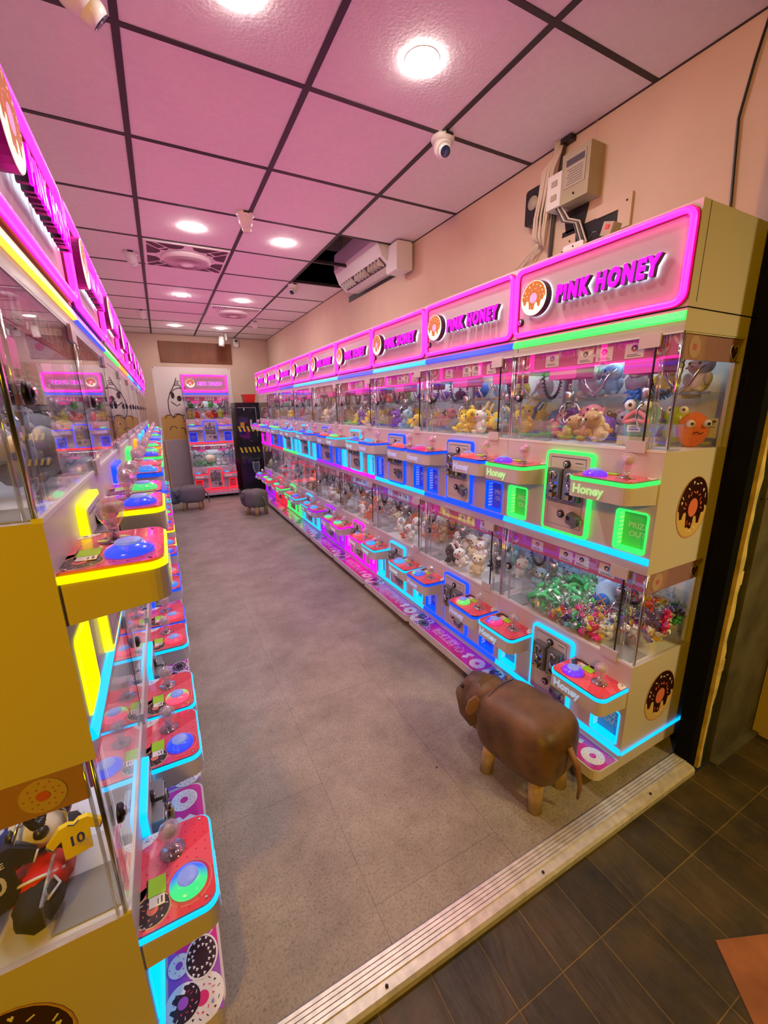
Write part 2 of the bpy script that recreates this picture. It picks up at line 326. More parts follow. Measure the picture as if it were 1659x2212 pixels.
# ================================================================= PRINTED ART (flat prints on real surfaces)
def place2d(pl,d0,sgn):
    # maps print coords (u, v, layer) onto a plane
    if pl=='xz': return lambda u,v,l: (u,d0+sgn*l,v)
    if pl=='xy': return lambda u,v,l: (u,v,d0+sgn*l)
    return lambda u,v,l: (d0+sgn*l,u,v)
def poly(b,fn,pts,k,l,flip=False):
    vs=[fn(u,v,l) for u,v in pts]; f=list(range(len(vs)))
    b.add(vs,[f[::-1] if flip else f],k)
def donut_art(b,fn,cx,cz,r,rnd,base='dough',icing='choc',hole='salmon',spr=('paper','salmon'),L0=.0006,sx=1,lay=.0005,sprn=26,drip=True,full=False,a=0,spk=.1):
    ca,sa=cos(a),sin(a)
    def tr(u,v): u*=sx; return (cx+u*ca-v*sa,cz+u*sa+v*ca)
    poly(b,fn,[tr(u,v) for u,v in circ(0,0,r,24)],base if full or base!='dough' else 'doughrim',L0)
    poly(b,fn,[tr(u,v) for u,v in circ(0,.02*r,r*.965,24)],base,L0+lay*.5)
    if icing:
        if drip:
            top=[(r*.95*cos(t),r*.97*sin(t)) for t in [PI*i/14-.12 for i in range(15)]]
            n=9; low=[]
            dr=[-.05,-.32,-.12,-.62,-.68,-.30,-.55,-.22,-.02]
            for i in range(n): x=-.93+1.86*i/(n-1); low.append((x*r,dr[i]*r)); 
            lo2=[]
            for i in range(n-1):
                (x0,y0),(x1,y1)=low[i],low[i+1]; lo2.append((x0,y0)); lo2.append((x0*.7+x1*.3,y0)); lo2.append((x0*.35+x1*.65,y1))
            lo2.append(low[-1]); poly(b,fn,[tr(u,v) for u,v in lo2+top],icing,L0+lay)
        else: poly(b,fn,[tr(u,v) for u,v in circ(0,0,r*.9,24)],icing,L0+lay)
    for i in range(sprn):
        t=2*PI*i/sprn*1.0+rnd.uniform(-.1,.1); q=r*(.52 if i%2 else .78)+rnd.uniform(-.04,.04)*r
        u,v=q*cos(t),q*sin(t)
        if drip and icing and v<-.12*r and abs(u)>.3*r: continue
        an=rnd.uniform(0,PI); k=spr[i%len(spr)]; ln=r*spk
        if i%3==1 or len(spr)==1:
            h=[(-.5,.2),(-.25,.55),(0,.3),(.25,.55),(.5,.2),(0,-.6)]; pts=[(u+x*ln*1.2,v+y*ln*1.2) for x,y in h][::-1]
        else:
            c_,s_=cos(an),sin(an); pts=[(u+x*c_-y*s_,v+x*s_+y*c_) for x,y in ((-ln*.8,-ln*.2),(ln*.8,-ln*.2),(ln*.8,ln*.2),(-ln*.8,ln*.2))]
        poly(b,fn,[tr(*p) for p in pts],k,L0+lay*2)
    if hole: poly(b,fn,[tr(u,v) for u,v in circ(0,0,r*.3,16)],hole,L0+lay*2.2)

# ================================================================= THE CLAW MACHINE (all lengths in metres, front faces -y)
W=.3185; D=.40
def ringpts(x0,x1,z0,z1,r,y,n=4): return [(u,y,v) for u,v in rr(x0,x1,z0,z1,r,n)]
def frame_band(b,x0,x1,z0,z1,r,wd,y0,y1,k):
    o=rr(x0,x1,z0,z1,r,4); i=rr(x0+wd,x1-wd,z0+wd,z1-wd,max(r-wd,.002),4); n=len(o)
    vs=[(u,y0,v) for u,v in o]+[(u,y0,v) for u,v in i]+[(u,y1,v) for u,v in o]+[(u,y1,v) for u,v in i]
    fs=[]
    for a in range(n):
        c_=(a+1)%n
        fs+=[(a,c_,n+c_,n+a),(2*n+a,3*n+a,3*n+c_,2*n+c_),(a,2*n+a,2*n+c_,c_),(n+a,n+c_,3*n+c_,3*n+a)]
    b.add(vs,fs,k)
DX0,DX1,DZ0,DZ1=.197,.297,-.325,-.195           # prize door hole
def cabinet_mesh():
    b=B(); t=.012
    # front wall built around the two prize openings
    b.box(-W,-DX1,0,t,-.39,0,'white').box(DX1,W,0,t,-.39,0,'white').box(-DX0,DX0,0,t,-.39,0,'white')
    for s in (-1,1):
        x0,x1=sorted((s*DX0,s*DX1)); b.box(x0,x1,0,t,-.39,DZ0,'white').box(x0,x1,0,t,DZ1,0,'white')
        b.box(x0-.004,x1+.004,.055,.06,DZ0-.004,DZ1+.004,'white')
        b.box(x0-.006,x0,t,.055,DZ0,DZ1,'white').box(x1,x1+.006,t,.055,DZ0,DZ1,'white').box(x0,x1,t,.055,DZ0-.006,DZ0,'white').box(x0,x1,t,.055,DZ1,DZ1+.006,'white')
    b.box(-W,-W+t,t,D,-.39,0,'white').box(W-t,W,t,D,-.39,0,'white').box(-W+t,W-t,D-t,D,-.39,0,'white')
    b.box(-W+t,W-t,t,D-t,-.012,-.002,'inner').box(-W+t,W-t,.07,D-t,-.39,-.378,'white')
    # rear columns and back wall of the case
    b.box(-W,-W+.018,D-.05,D,0,.335,'white').box(W-.018,W,D-.05,D,0,.335,'white').box(-W+.018,W-.018,D-.012,D,0,.335,'inner')
    b.box(-W,W,-.001,.012,-.0015,.006,'inner')
    return b
def glassdoor():
    b=B(); b.box(-.262,.248,.002,.006,.004,.332,'glass'); b.box(.2445,.248,.0015,.0065,.004,.332,'black'); return b
def sideglass(s):
    x0=s*W-(.004 if s>0 else 0); b=B(); b.box(x0,x0+.004,.006,D-.05,.003,.333,'glass'); return b
def corner(s):
    b=B(); a,c_=(-W,-.268) if s<0 else (.252,W); b.box(a+.003,c_,.002,.006,.003,.333,'glass'); return b
def posts(s):
    b=B()
    for x,r in ((s*(W-.004),.004),(s*(W-.048),.0025),(s*.262-.004*(s<0),.0025)): b.cyl((x,.008,.003),(x,.008,.334),r,'chrome' if r>.003 else 'edge',8)
    b.cyl((s*(W-.006),.02,.003),(s*(W-.006),.02,.334),.003,'edge',6); return b
def hinge(z0,z1):
    b=B(); b.prism(rr(.200,.262,z0,z1,.003,2),-.007,.001,'white'); return b
def doorlock():
    b=B(); T=Matrix.Translation((-.268,-.001,.17))@Matrix.Rotation(PI/2,4,'X')
    b.lathe([(.0165,0),(.0165,.006),(.013,.009)],'black',18,T).lathe([(.009,.009),(.008,.013),(.003,.013)],'chrome',12,T); return b
def valance():
    b=B(); b.box(-.30,.30,.016,.020,.270,.333,'valance'); fn=place2d('xz',.0155,-1); rnd=random.Random(3)
    for x in (-.135,.005,.075,.175): poly(b,fn,[(x-.030,.279),(x+.030,.279),(x+.030,.322),(x-.030,.322)],'paper',.0002)
    for x in (-.135,.005,.075,.175):
        for i in range(2): poly(b,fn,[(x-.022,.2835+i*.0045),(x+.022-.01*i,.2835+i*.0045),(x+.022-.01*i,.2855+i*.0045),(x-.022,.2855+i*.0045)],'ink',.0006)
        donut_art(b,fn,x,.307,.0105,rnd,'salmon' if x>.1 else 'dough','purple' if x<0 else 'choc','paper',('paper',),sprn=0,L0=.0006)
    for x in (-.26,.255): donut_art(b,fn,x,.302,.022,rnd,'paper','hot','valance',('paper',),sprn=10)
    for x0,x1 in ((-.118,-.106),(.036,.048)): poly(b,fn,[(x0,.294),(x1,.3),(x0,.306)],'paper',.0006)
    return b
def sideval(s0):
    b=B()
    for s in (s0,):
        x=s*(W-.008); b.box(x-.002,x+.002,.02,D-.052,.262,.333,'sideval')
        for sg in (-1,1):
            fn=place2d('yz',x+sg*.0025,sg); rnd=random.Random(5)
            # heart with chocolate and a white splash at the rear end
            for (u,v,r,k) in ((.30,.292,.026,'paper'),(.30,.292,.021,'choc')):
                h=[(0,-1.1),(.6,-.5),(1,.1),(.9,.6),(.5,.9),(0,.45),(-.5,.9),(-.9,.6),(-1,.1),(-.6,-.5)]
                poly(b,fn,[(u+x_*r,v+y_*r) for x_,y_ in h],k,.0003 if k=='paper' else .0007)
            for i in range(9): u=.30+rnd.uniform(-.013,.013); v_=.294+rnd.uniform(-.014,.01); poly(b,fn,[(u-.003,v_-.001),(u+.003,v_),(u+.003,v_+.002),(u-.003,v_+.001)],'salmon',.0011)
            poly(b,fn,[(.322,.264),(.347,.264),(.347,.318),(.340,.31),(.334,.322)],'paper',.0004)
            donut_art(b,fn,.075,.297,.030,rnd,'sidepale',None,'valance',('valance',),sprn=18,spk=.08)
    return b
M['sideval']=mat('pale_pink_side_print',(.46,.25,.34),.4)
M['sidepale']=mat('pale_donut_print',(.62,.46,.50),.4)
def lamp():
    b=B(); b.box(-.27,.27,.03,.045,.326,.333,'led'); b.box(-.25,.25,.30,.31,.328,.333,'led'); return b
def coin_ring():
    b=B(); frame_band(b,-.1,.1,-.332,-.022,.018,.009,-.014,0,'A'); return b
def coin_plate():
    b=B(); b.prism(rr(-.089,.089,-.321,-.033,.012,4),-.016,0,'white')
    fn=place2d('xz',-.0162,-1)
    def line(x0,z0,x1,z1,w_=.0012): poly(b,fn,[(x0-(w_ if x0==x1 else 0),z0-(w_ if z0==z1 else 0)),(x1+(w_ if x0==x1 else 0),z0-(w_ if z0==z1 else 0)),(x1+(w_ if x0==x1 else 0),z1+(w_ if z0==z1 else 0)),(x0-(w_ if x0==x1 else 0),z1+(w_ if z0==z1 else 0))],'black',.0002)
    for z0,z1 in ((-.209,-.045),(-.300,-.214)):
        line(-.074,z1,.074,z1); line(-.074,z0,.074,z0,.0006); line(-.074,z0,-.074,z1,.0005); line(.074,z0,.074,z1,.0008)
    b.box(.030,.064,-.0175,-.016,-.072,-.056,'white').box(.033,.062,-.0182,-.0175,-.062,-.0595,'black')
    return b
def coin_mech():
    b=B(); b.prism(rr(-.031,.031,-.058,.058,.004,2),-.024,0,'coinmetal'); b.prism(rr(-.026,.026,-.052,.052,.003,2),-.027,-.024,'steel')
    T=Matrix.Translation((-.004,-.027,.031))@Matrix.Rotation(PI/2,4,'X')
    b.lathe([(.017,0),(.017,.004),(.013,.006)],'steel',16,T); b.box(-.0055,-.0025,-.0345,-.0325,.018,.044,'black')
    b.tube([(-.014,-.028,.005),(-.004,-.033,.002),(.004,-.033,-.014),(.001,-.030,-.024)],[.004,.005,.005,.003],'chrome',6)
    b.box(.008,.016,-.0285,-.027,.002,.008,'E_blue').box(.008,.016,-.0285,-.027,-.012,-.004,'black')
    b.prism([(-.012,-.046),(.010,-.048),(.010,-.030),(-.002,-.036)],-.040,-.027,'brass'); b.prism([(-.018,-.030),(.004,-.034),(-.006,-.022)],-.031,-.027,'black')
    for x in (-.02,.02):
        for z in (-.047,.047): b.ell((x,-.0275,z),.0022,'black',6,4)
    return b
def lock(r=.0145):
    b=B(); T=Matrix.Rotation(PI/2,4,'X'); b.lathe([(r,0),(r,.005),(r*.86,.007)],'black',18,T).lathe([(r*.62,.007),(r*.55,.010),(r*.1,.010)],'chrome',12,T); b.box(-.0012,.0012,-.011,-.0105,-.005,.005,'black'); return b
def padlock():
    b=B(); T=Matrix.Translation((.066,-.030,-.262))@Matrix.Rotation(.35,4,'Y')@Matrix.Rotation(.25,4,'X')
    b.box(-.021,.021,-.013,.013,-.020,.020,'coinmetal',T).box(-.0215,-.006,-.0135,.0135,-.004,.012,'black',T)
    b.tube([(.021,0,.012),(.030,0,.010),(.032,0,-.004),(.022,.0,-.010)],.003,'chrome',6,T=T).box(.045,.055,-.018,-.012,-.27,-.25,'steel'); return b
def tray_body():
    b=B(); P=rr(-.107,.107,-.14,.002,.028,5,(1,1,0,0)); b.prism(P,-.148,-.094,'white','xy')
    # underside rises towards the front edge, as on the photographed consoles
    for i,v in enumerate(b.v):
        if v[2]<-.14 and v[1]>-.05: b.v[i]=(v[0],v[1],v[2]-.012)
    b.prism(rr(-.104,.104,-.137,.002,.026,5,(1,1,0,0)),-.094,-.079,'white','xy'); return b
def tray_light():
    b=B(); P=rr(-.1085,.1085,-.1415,.0,.029,5,(1,1,0,0)); b.prism(P,-.094,-.083,'A','xy',cap=True); return b
def tray_top():
    b=B(); P=rr(-.104,.104,-.137,0,.026,5,(1,1,0,0)); z=-.0785
    b.prism(P,-.083,z,'traytop','xy'); fn=place2d('xy',z,1); rnd=random.Random(9)
    poly(b,fn,[(-.104,-.02),(-.03,-.137),(.05,-.137),(-.02,0),(-.104,0)],'traypale',.0002)
    poly(b,fn,[(-.045,0),(.10,-.085),(.104,-.06),(.02,0)],'traypale',.0002)
    for i in range(10):
        for j in range(7):
            u=-.094+.021*i+(.01 if j%2 else 0); v_=-.125+.019*j
            if u<.098 and not(-.08<u<-.0 and v_<-.05): poly(b,fn,circ(u,v_,.0018,6),'traydot',.0005)
    donut_art(b,fn,-.066,-.022,.034,rnd,'dough','choc','salmon',('paper','salmon'),L0=.0004,lay=.0002,sprn=16,drip=False)
    poly(b,fn,circ(-.045,-.088,.046,20),'salmon',.0003); poly(b,fn,circ(-.045,-.088,.043,20),'traytop',.0004)
    poly(b,fn,[(.074,0),(.104,0),(.104,-.034),(.092,-.03),(.08,-.018)],'paper',.0004)
    for i in range(6): poly(b,fn,circ(.088+.006*(i%2),-.006-.004*i,.0014,5),'hot',.0006)
    for x,y in ((-.092,-.118),(.092,-.118),(.092,-.010),(-.094,-.008)): b.lathe([(.0034,z+.0006),(.003,z+.002),(.001,z+.002)],'chrome',8,Matrix.Translation((x,y,0)))
    return b
def sticker():
    b=B(); b.box(-.042,-.004,-.046,-.014,-.0772,-.0762,'lime').box(-.044,-.004,-.014,-.0115,-.0772,-.0762,'black').box(-.064,-.043,-.044,-.016,-.0772,-.0764,'paper').box(-.060,-.047,-.04,-.037,-.0764,-.0762,'ink').box(-.060,-.050,-.033,-.031,-.0764,-.0762,'ink'); return b
def pushbutton():
    b=B(); b.lathe([(.036,0),(.0365,.005),(.033,.010),(.023,.0155),(.021,.0165)],'BTN',24); b.lathe([(.0205,.0160),(.020,.0195),(.017,.0215),(.004,.0225)],'btntop',20); return b
def joystick():
    b=B(); b.lathe([(.026,0),(.026,.002),(.006,.0035)],'edge',20); b.cyl((0,0,.003),(0,0,.022),.0085,'bulb',10).cyl((0,0,.003),(0,0,.014),.006,'chrome',8)
    b.lathe([(.008,.020),(.011,.028),(.0195,.042),(.0225,.054),(.019,.067),(.009,.0755),(.001,.077)],'bulb',14,smooth=False); b.ell((0,0,.054),(.014,.014,.015),'bulbcore',8,6); return b
M['bulbcore']=mat('pink_crystal',(.85,.62,.68),.3)
def traytext():
    b=B(); addtext(b,'Honey','TXT',-.028,-.1418,-.121,.040,ext=.0006,off=.0014); return b
def door_frame():
    b=B(); frame_band(b,-.054,.054,DZ0-.004,DZ1+.004,.012,.005,-.003,.003,'A')
    b.box(-.0495,-.047,.003,.05,DZ0+.004,DZ1-.004,'A').box(.047,.0495,.003,.05,DZ0+.004,DZ1-.004,'A').box(-.047,.047,.003,.05,DZ0,DZ0+.0025,'A')
    return b
def door_leds():
    b=B()
    for i in range(8): b.box(-.047,-.0455,.012,.04,DZ0+.010+.0145*i,DZ0+.018+.0145*i,'TXT')
    return b
def door_panel():
    b=B(); b.box(-.0465,.0465,.034,.038,DZ0+.003,DZ1-.003,'DOOR'); return b
def door_text():
    b=B(); addtext(b,'PRIZE','paleink',.004,.0335,-.247,.026,ext=.0003,off=.0006); addtext(b,'OUT','paleink',.004,.0335,-.276,.026,ext=.0003,off=.0006); return b
M['paleink']=mat('pale_print',(.62,.60,.52),.4)
def strip():
    b=B(); b.prism([(-.009,-.0095),(0,-.0125),(0,.0105),(-.004,.0105)],-.318,.318,'A','yz'); return b
def shelf():
    b=B(); b.box(-.29,.29,.25,.375,.170,.1735,'acryl').box(-.29,.29,.249,.252,.168,.178,'edge')
    for x in (-.2,.2): b.box(x-.005,x+.005,.252,.378,.155,.170,'inner')
    for x in (-.302,.302): b.box(x-.006,x+.006,.33,.35,.0,.33,'inner')
    return b
def chute(s):
    b=B(); x0,x1=sorted((s*.195,s*.298))
    b.box(x0,x1,.118,.121,0,.075,'acryl').box(x0 if s>0 else x1-.003,x0+.003 if s>0 else x1,.012,.118,0,.075,'acryl'); b.box(x0,x1,.117,.122,.073,.077,'edge').box(x0+.003,x1-.003,.014,.117,-.0015,.001,'slot'); return b
M['slot']=mat('chute_floor',(.30,.31,.33),.5)
def carriage():
    b=B(); b.prism(rr(-.062,.062,.238,.300,.006,2),.10,.20,'carr'); b.box(-.01,.01,.095,.37,.300,.312,'steel').box(-.078,.078,.145,.155,.302,.312,'steel')
    b.cyl((0,.15,.19),(0,.15,.24),.006,'chrome',8); b.lathe([(.016,.150),(.020,.160),(.020,.19),(.012,.196)],'steel',14,Matrix.Translation((0,.15,0))); b.cyl((0,.15,.125),(0,.15,.15),.009,'coinmetal',10)
    return b
def prong(a):
    b=B(); T=Matrix.Translation((0,.15,0))@Matrix.Rotation(a,4,'Z'); b.tube([(.008,0,.150),(.030,0,.142),(.046,0,.118),(.046,0,.095),(.034,0,.075),(.020,0,.066)],[.0035,.0035,.0035,.0032,.003,.002],'chrome',6,T=T)
    b.tube([(.008,0,.128),(.030,0,.14)],.0025,'chrome',5,T=T); return b
def cable(s):
    b=B(); P=[]
    n=70
    for i in range(n):
        t=i/(n-1); a=-PI*t; cx=.055*s+.05*s*cos(a)*-1; base=Vector((.02*s+.045*s*(1-cos(PI*t)),.12,.24-.085*sin(PI*t)+.03*t))
        P.append(base+Vector((0,cos(t*2*PI*17)*.007,sin(t*2*PI*17)*.007)))
    b.tube(P,.0032,'black',5); return b
def hose():
    b=B(); b.tube([(0,.20,.30),(.02,.21,.22),(.055,.22,.175),(.085,.22,.20),(.105,.23,.25),(.12,.25,.27)],.0055,'chrome',7); return b
def header_body():
    b=B(); b.box(-W,W,0,.42,1.525,1.583,'white').box(-W,W,.0,.42,1.587,1.842,'white').box(-W+.003,W-.003,.003,.41,1.583,1.587,'black')
    for s in (-1,1): b.box(s*(W-.0004)-.001,s*(W-.0004)+.001,.035,.0375,1.60,1.84,'ink')
    b.box(-W+.002,W-.002,0,.39,1.521,1.526,'inner'); return b
M['signpanel']=mat('sign_panel',(.50,.44,.46),.5)
def signpanel():
    return B().prism(rr(-.300,.300,1.605,1.816,.02,4),-.002,.001,'signpanel')
def neon():
    b=B(); P=ringpts(-.307,.307,1.598,1.823,.026,-.0125,5); b.tube(P,.0085,'neon',8,True); frame_band(b,-.318,.318,1.587,1.834,.034,.020,-.007,0,'neonback'); return b
def emblem():
    b=B(); cx,cz=-.200,1.713; b.prism(circ(cx,cz,.060,28),-.033,-.008,'dark'); b.prism(circ(cx,cz,.0585,28),-.0345,-.033,'donutcream')
    fn=place2d('xz',-.0346,-1); donut_art(b,fn,cx,cz,.058,random.Random(2),'donutcream','donutface','donuthole',('sprw','sprp'),L0=.0002,lay=.0004,sprn=30,full=True,spk=.085); return b
def halo0():
    return B().prism(circ(-.200,1.713,.058,24),-.0075,-.0065,'halo')
def halo():
    b=B(); addtext(b,'PiNK','halo',-.042,-.0085,1.703,.070,sx=.665,ext=.0004,off=.0022,shear=.12,space=1.32); addtext(b,'HONEY','halo',.143,-.0085,1.703,.070,sx=.665,ext=.0004,off=.0022,shear=.12,space=1.32); return b
def letters(s,x):
    b=B(); addtext(b,s,'dark',x,-.0195,1.703,.070,sx=.665,ext=.0090,off=.0036,shear=.12,space=1.32); addtext(b,s,'letter',x,-.0300,1.703,.070,sx=.665,ext=.0010,off=.0026,bev=.0016,shear=.12,space=1.32); return b
def kick():
    b=B(); P=rr(-W,W,-.125,.0,.032,5,(1,1,0,0)); b.prism(P,.048,.088,'white','xy'); b.box(-W,W,.0,D,.050,.076,'white'); return b
def kickart():
    b=B(); P=rr(-.314,.314,-.119,-.012,.028,5,(1,1,0,0)); b.prism(P,.088,.0895,'kick','xy'); fn=place2d('xy',.0895,1); rnd=random.Random(12)
    for i in range(40): poly(b,fn,circ(rnd.uniform(-.30,.30),rnd.uniform(-.112,-.02),.0018,6),'hot',.0002)
    donut_art(b,fn,.262,-.066,.040,rnd,'paper',None,'kick',('hot',),L0=.0003,lay=.0003,sprn=22,spk=.07)
    poly(b,fn,[(-.314,-.012),(-.314,-.119),(-.20,-.119),(-.16,-.012)],'purple',.0002)
    donut_art(b,fn,-.278,-.078,.045,rnd,'paper',None,'hot',('choc','hot'),L0=.0004,lay=.0003,sprn=26,drip=False,spk=.09)
    donut_art(b,fn,-.268,-.040,.036,rnd,'paper','choc','purple',('paper','hot'),L0=.0009,lay=.0003,sprn=22,drip=True,spk=.1,a=2.6)
    donut_art(b,fn,-.200,-.082,.036,rnd,'paper','choc',None,('paper',),L0=.0014,lay=.0003,sprn=26,drip=False,spk=.13,sx=1.25)
    donut_art(b,fn,-.195,-.035,.026,rnd,'purple','paper','purple',('purple',),L0=.0008,lay=.0003,sprn=8,drip=False)
    donut_art(b,fn,-.145,-.095,.020,rnd,'paper','purple','paper',('paper',),L0=.0008,lay=.0003,sprn=8,drip=False)
    poly(b,fn,[(.175,-.04),(.20,-.03),(.205,-.05),(.19,-.06),(.20,-.08),(.182,-.10),(.17,-.085),(.178,-.066),(.165,-.055)],'paper',.0004)
    FL=Matrix(((1,0,0,0),(0,1,0,0),(0,0,1,0),(0,0,0,1))); addtext(b,'粉红甜心','paper2',.02,-.066,.0899,.066,T0=FL,ext=.0002,off=.001)
    for x in (-.3,.3):
        for y in (-.022,-.105): b.lathe([(.0035,.0895),(.003,.0915),(.001,.0915)],'chrome',8,Matrix.Translation((x*.98,y*.93,0)))
    return b
M['paper2']=mat('pale_pink_print',(.80,.45,.68),.3)
def castor():
    b=B(); b.cyl((-.008,0,.020),(.008,0,.020),.020,'rubber',14).cyl((-.009,0,.020),(.009,0,.020),.012,'steel',10); b.prism([(-.014,.018),(.012,.018),(.020,.048),(-.020,.048)],-.012,-.0095,'steel','yz').prism([(-.014,.018),(.012,.018),(.020,.048),(-.020,.048)],.0095,.012,'steel','yz').box(-.018,.018,-.018,.018,.045,.050,'steel'); return b
def sidestrip(s):
    x=s*(W+.002); b=B(); b.box(min(x,x+s*.004),max(x,x+s*.004),0,.385,.110,.119,'A'); return b
def sidedonut(zc,s):
    b=B(); fn=place2d('yz',s*(W+.0006),s); donut_art(b,fn,.20,zc,.105,random.Random(21),'dough','choc','salmon',('paper','salmon'),sx=.87,sprn=34,spk=.09); return b
MESH={}
def msh(name,fn,*a):
    k=(name,)+a
    if k not in MESH: MESH[k]=fn(*a).mesh(name)
    return MESH[k]
def paint(o,acc,btn=None,txt=None):
    for i,k in enumerate(o.data['keys'].split(',')):
        new={'A':'E_'+acc,'BTN':'B_'+(btn or 'blue'),'TXT':'T_'+acc,'DOOR':'D_'+acc}.get(k)
        if new: s=o.material_slots[i]; s.link='OBJECT'; s.material=M[new]
    return o
M['A']=M['E_cyan'];M['BTN']=M['B_blue'];M['TXT']=M['T_cyan'];M['DOOR']=M['D_cyan']
def module(root,zg,acc,stripc,b1,b2,near=0,edge=None):
    def P(n,me,loc=(0,0,0),par=root,a=acc,bt=None):
        z=zg if par is root else 0
        return paint(ob(n,me,par,(loc[0],loc[1],loc[2]+z)),a,bt)
    cab=P('cabinet',msh('cabinet',cabinet_mesh))
    P('glass_door',msh('glass_door',glassdoor))
    for s in (-1,1):
        P('side_glass',msh('side_glass',sideglass,s)); P('corner_glass',msh('corner_glass',corner,s)); P('glass_post',msh('glass_post',posts,s))
        P('prize_chute',msh('prize_chute',chute,s))
    P('hinge_plate',msh('hinge_plate',hinge,-.006,.030)); P('hinge_plate',msh('hinge_plate',hinge,.300,.338)); P('door_lock',msh('door_lock',doorlock))
    P('valance',msh('valance',valance)); [P('side_valance',msh('side_valance',sideval,s)) for s in (-1,1)]; P('interior_lamp',msh('interior_lamp',lamp)); P('shelf',msh('shelf',shelf))
    cp=P('coin_panel',msh('coin_panel',coin_plate)); P('panel_light',msh('panel_light',coin_ring),par=cp)
    for x in (-.036,.036): P('coin_slot',msh('coin_slot',coin_mech),(x,-.016,-.142),cp)
    P('lock',msh('lock',lock),(-.002,-.016,-.068),cp); P('lock',msh('lock',lock),(-.010,-.016,-.255),cp); P('padlock',msh('padlock',padlock),(-.012,0,0),cp)
    for s,bt in ((-1,b1),(1,b2)):
        x=s*.206; t=P('control_tray',msh('control_tray',tray_body),(x,0,0)); P('tray_light',msh('tray_light',tray_light),par=t); P('tray_top',msh('tray_top',tray_top),par=t)
        P('push_button',msh('push_button',pushbutton),(-.045,-.088,-.0785),t,bt=bt); P('joystick',msh('joystick',joystick),(.042,-.060,-.0785),t)
        P('lettering',msh('tray_lettering',traytext),par=t); P('price_sticker',msh('price_sticker',sticker),par=t)
        d=P('prize_door',msh('prize_door',door_panel),(s*.247,0,0)); P('door_light',msh('door_light',door_frame),par=d); P('light_bar',msh('light_bar',door_leds),par=d); P('lettering',msh('door_lettering',door_text),par=d)
        c_=P('claw_carriage',msh('claw_carriage',carriage),(s*.155,0,0))
        for i in range(3): P('prong',msh('prong',prong,.5+2*PI*i/3),par=c_)
        P('coiled_cable',msh('coiled_cable',cable,s),par=c_); P('steel_hose',msh('steel_hose',hose),par=c_)
    P('light_strip',msh('light_strip',strip),(0,0,-.345),a=stripc)
def machine(label,x,y,rz,up,lo,hs,ms,btn,group,number=None,side=0):
    r=thing('claw_machine',label,'claw machine',(x,y,0),rz,group)
    module(r,1.19,up,ms,*btn[:2]); module(r,.465,lo,lo,*btn[2:])
    ob('header_box',msh('header_box',header_body),r); ob('neon_frame',msh('neon_frame',neon),r); ob('sign_panel',msh('sign_panel',signpanel),r)
    e=ob('donut_emblem',msh('donut_emblem',emblem),r); ob('backlight',msh('backlight',halo),r); ob('backlight',msh('emblem_backlight',halo0),e)
    ob('lettering',msh('lettering_pink',letters,'PiNK',-.042),r); ob('lettering',msh('lettering_honey',letters,'HONEY',.143),r)
    paint(ob('light_strip',msh('light_strip',strip),r,(0,0,1.565)),hs)
    ob('sign_lock',msh('lock',lock,),r,(-.285,-.002,1.645))
    k=ob('kick_plate',msh('kick_plate',kick),r); ob('kick_print',msh('kick_print',kickart),k)
    for cx,cy in ((-.25,-.05),(.25,-.05),(-.25,.34),(.25,.34)): ob('castor',msh('castor',castor),r,(cx,cy,0))
    if side:
        paint(ob('side_light',msh('side_light',sidestrip,side),r),lo)
        for z in (1.0,.285): ob('donut_decal',msh('donut_decal',sidedonut,z,side),r)
    if number:
        b=B(); addtext(b,number,'black',-.295,-.0006,1.542,.016,ext=.0002); ob('number_decal',b,r)
    return r
PITCH=.6385; YC=[1.013+PITCH*i for i in range(9)]
XF=1.30; XFL=-.161
ORD=['nearest the shop doorway','second from the shop doorway','third from the shop doorway','fourth from the shop doorway','fifth, in the middle','fourth from the back wall','third from the back wall','second from the back wall','nearest the back wall']
RU=['green','blue','blue','cyan','blue','cyan','cyan','blue','magenta']; RL=['cyan','blue','cyan','magenta','purple','cyan','green','red','purple']
RH=['green','blue','cyan','blue','cyan','cyan','blue','magenta','magenta']; RM=['cyan','blue','cyan','magenta','purple','cyan','green','red','magenta']
RB=[('purple','purple','bluepink','purple'),('bluepink','red','greenblue','redgreen'),('sky','red','sky','sky'),('redgreen','greenblue','green','red'),('sky','red','sky','green'),('greenblue','blue','blue','sky'),('redgreen','blue','bluepink','red'),('sky','green','green','green'),('greenblue','redgreen','sky','redgreen')]
LU=['yellow','blue','green','orange','cyan','cyan','blue','blue','green']; LL=['cyan','cyan','blue','blue','yellow','magenta','cyan','blue','cyan']
LH=['amber','blue','green','orange','cyan','blue','cyan','blue','magenta']; LM=['cyan','blue','cyan','blue','cyan','blue','cyan','blue','cyan']
LB=[('bluepink','blue','greenblue','blue'),('green','sky','redgreen','red'),('redgreen','blue','red','sky'),('green','green','redgreen','blue'),('red','blue','sky','red'),('sky','green','blue','green'),('blue','red','sky','green'),('green','sky','red','blue'),('red','green','sky','green')]
for i in range(9):
    machine('double-deck claw machine with %s tray lights, %s in the right row'%(RU[i],ORD[i]),XF,YC[i],-PI/2,RU[i],RL[i],RH[i],RM[i],RB[i],'claw machines of the right row',str(2+i) if i<4 else None,side=1 if i==0 else 0)
    machine('double-deck claw machine with %s tray lights, %s in the left row'%(LU[i],ORD[i]),XFL,YC[i],PI/2,LU[i],LL[i],LH[i],LM[i],LB[i],'claw machines of the left row',None,side=-1 if i==0 else 0)
machine('double-deck claw machine standing alone before the back wall poster',.640,6.92,-.02,'blue','red','blue','red',('green','red','sky','sky'),'claw machine at the back')

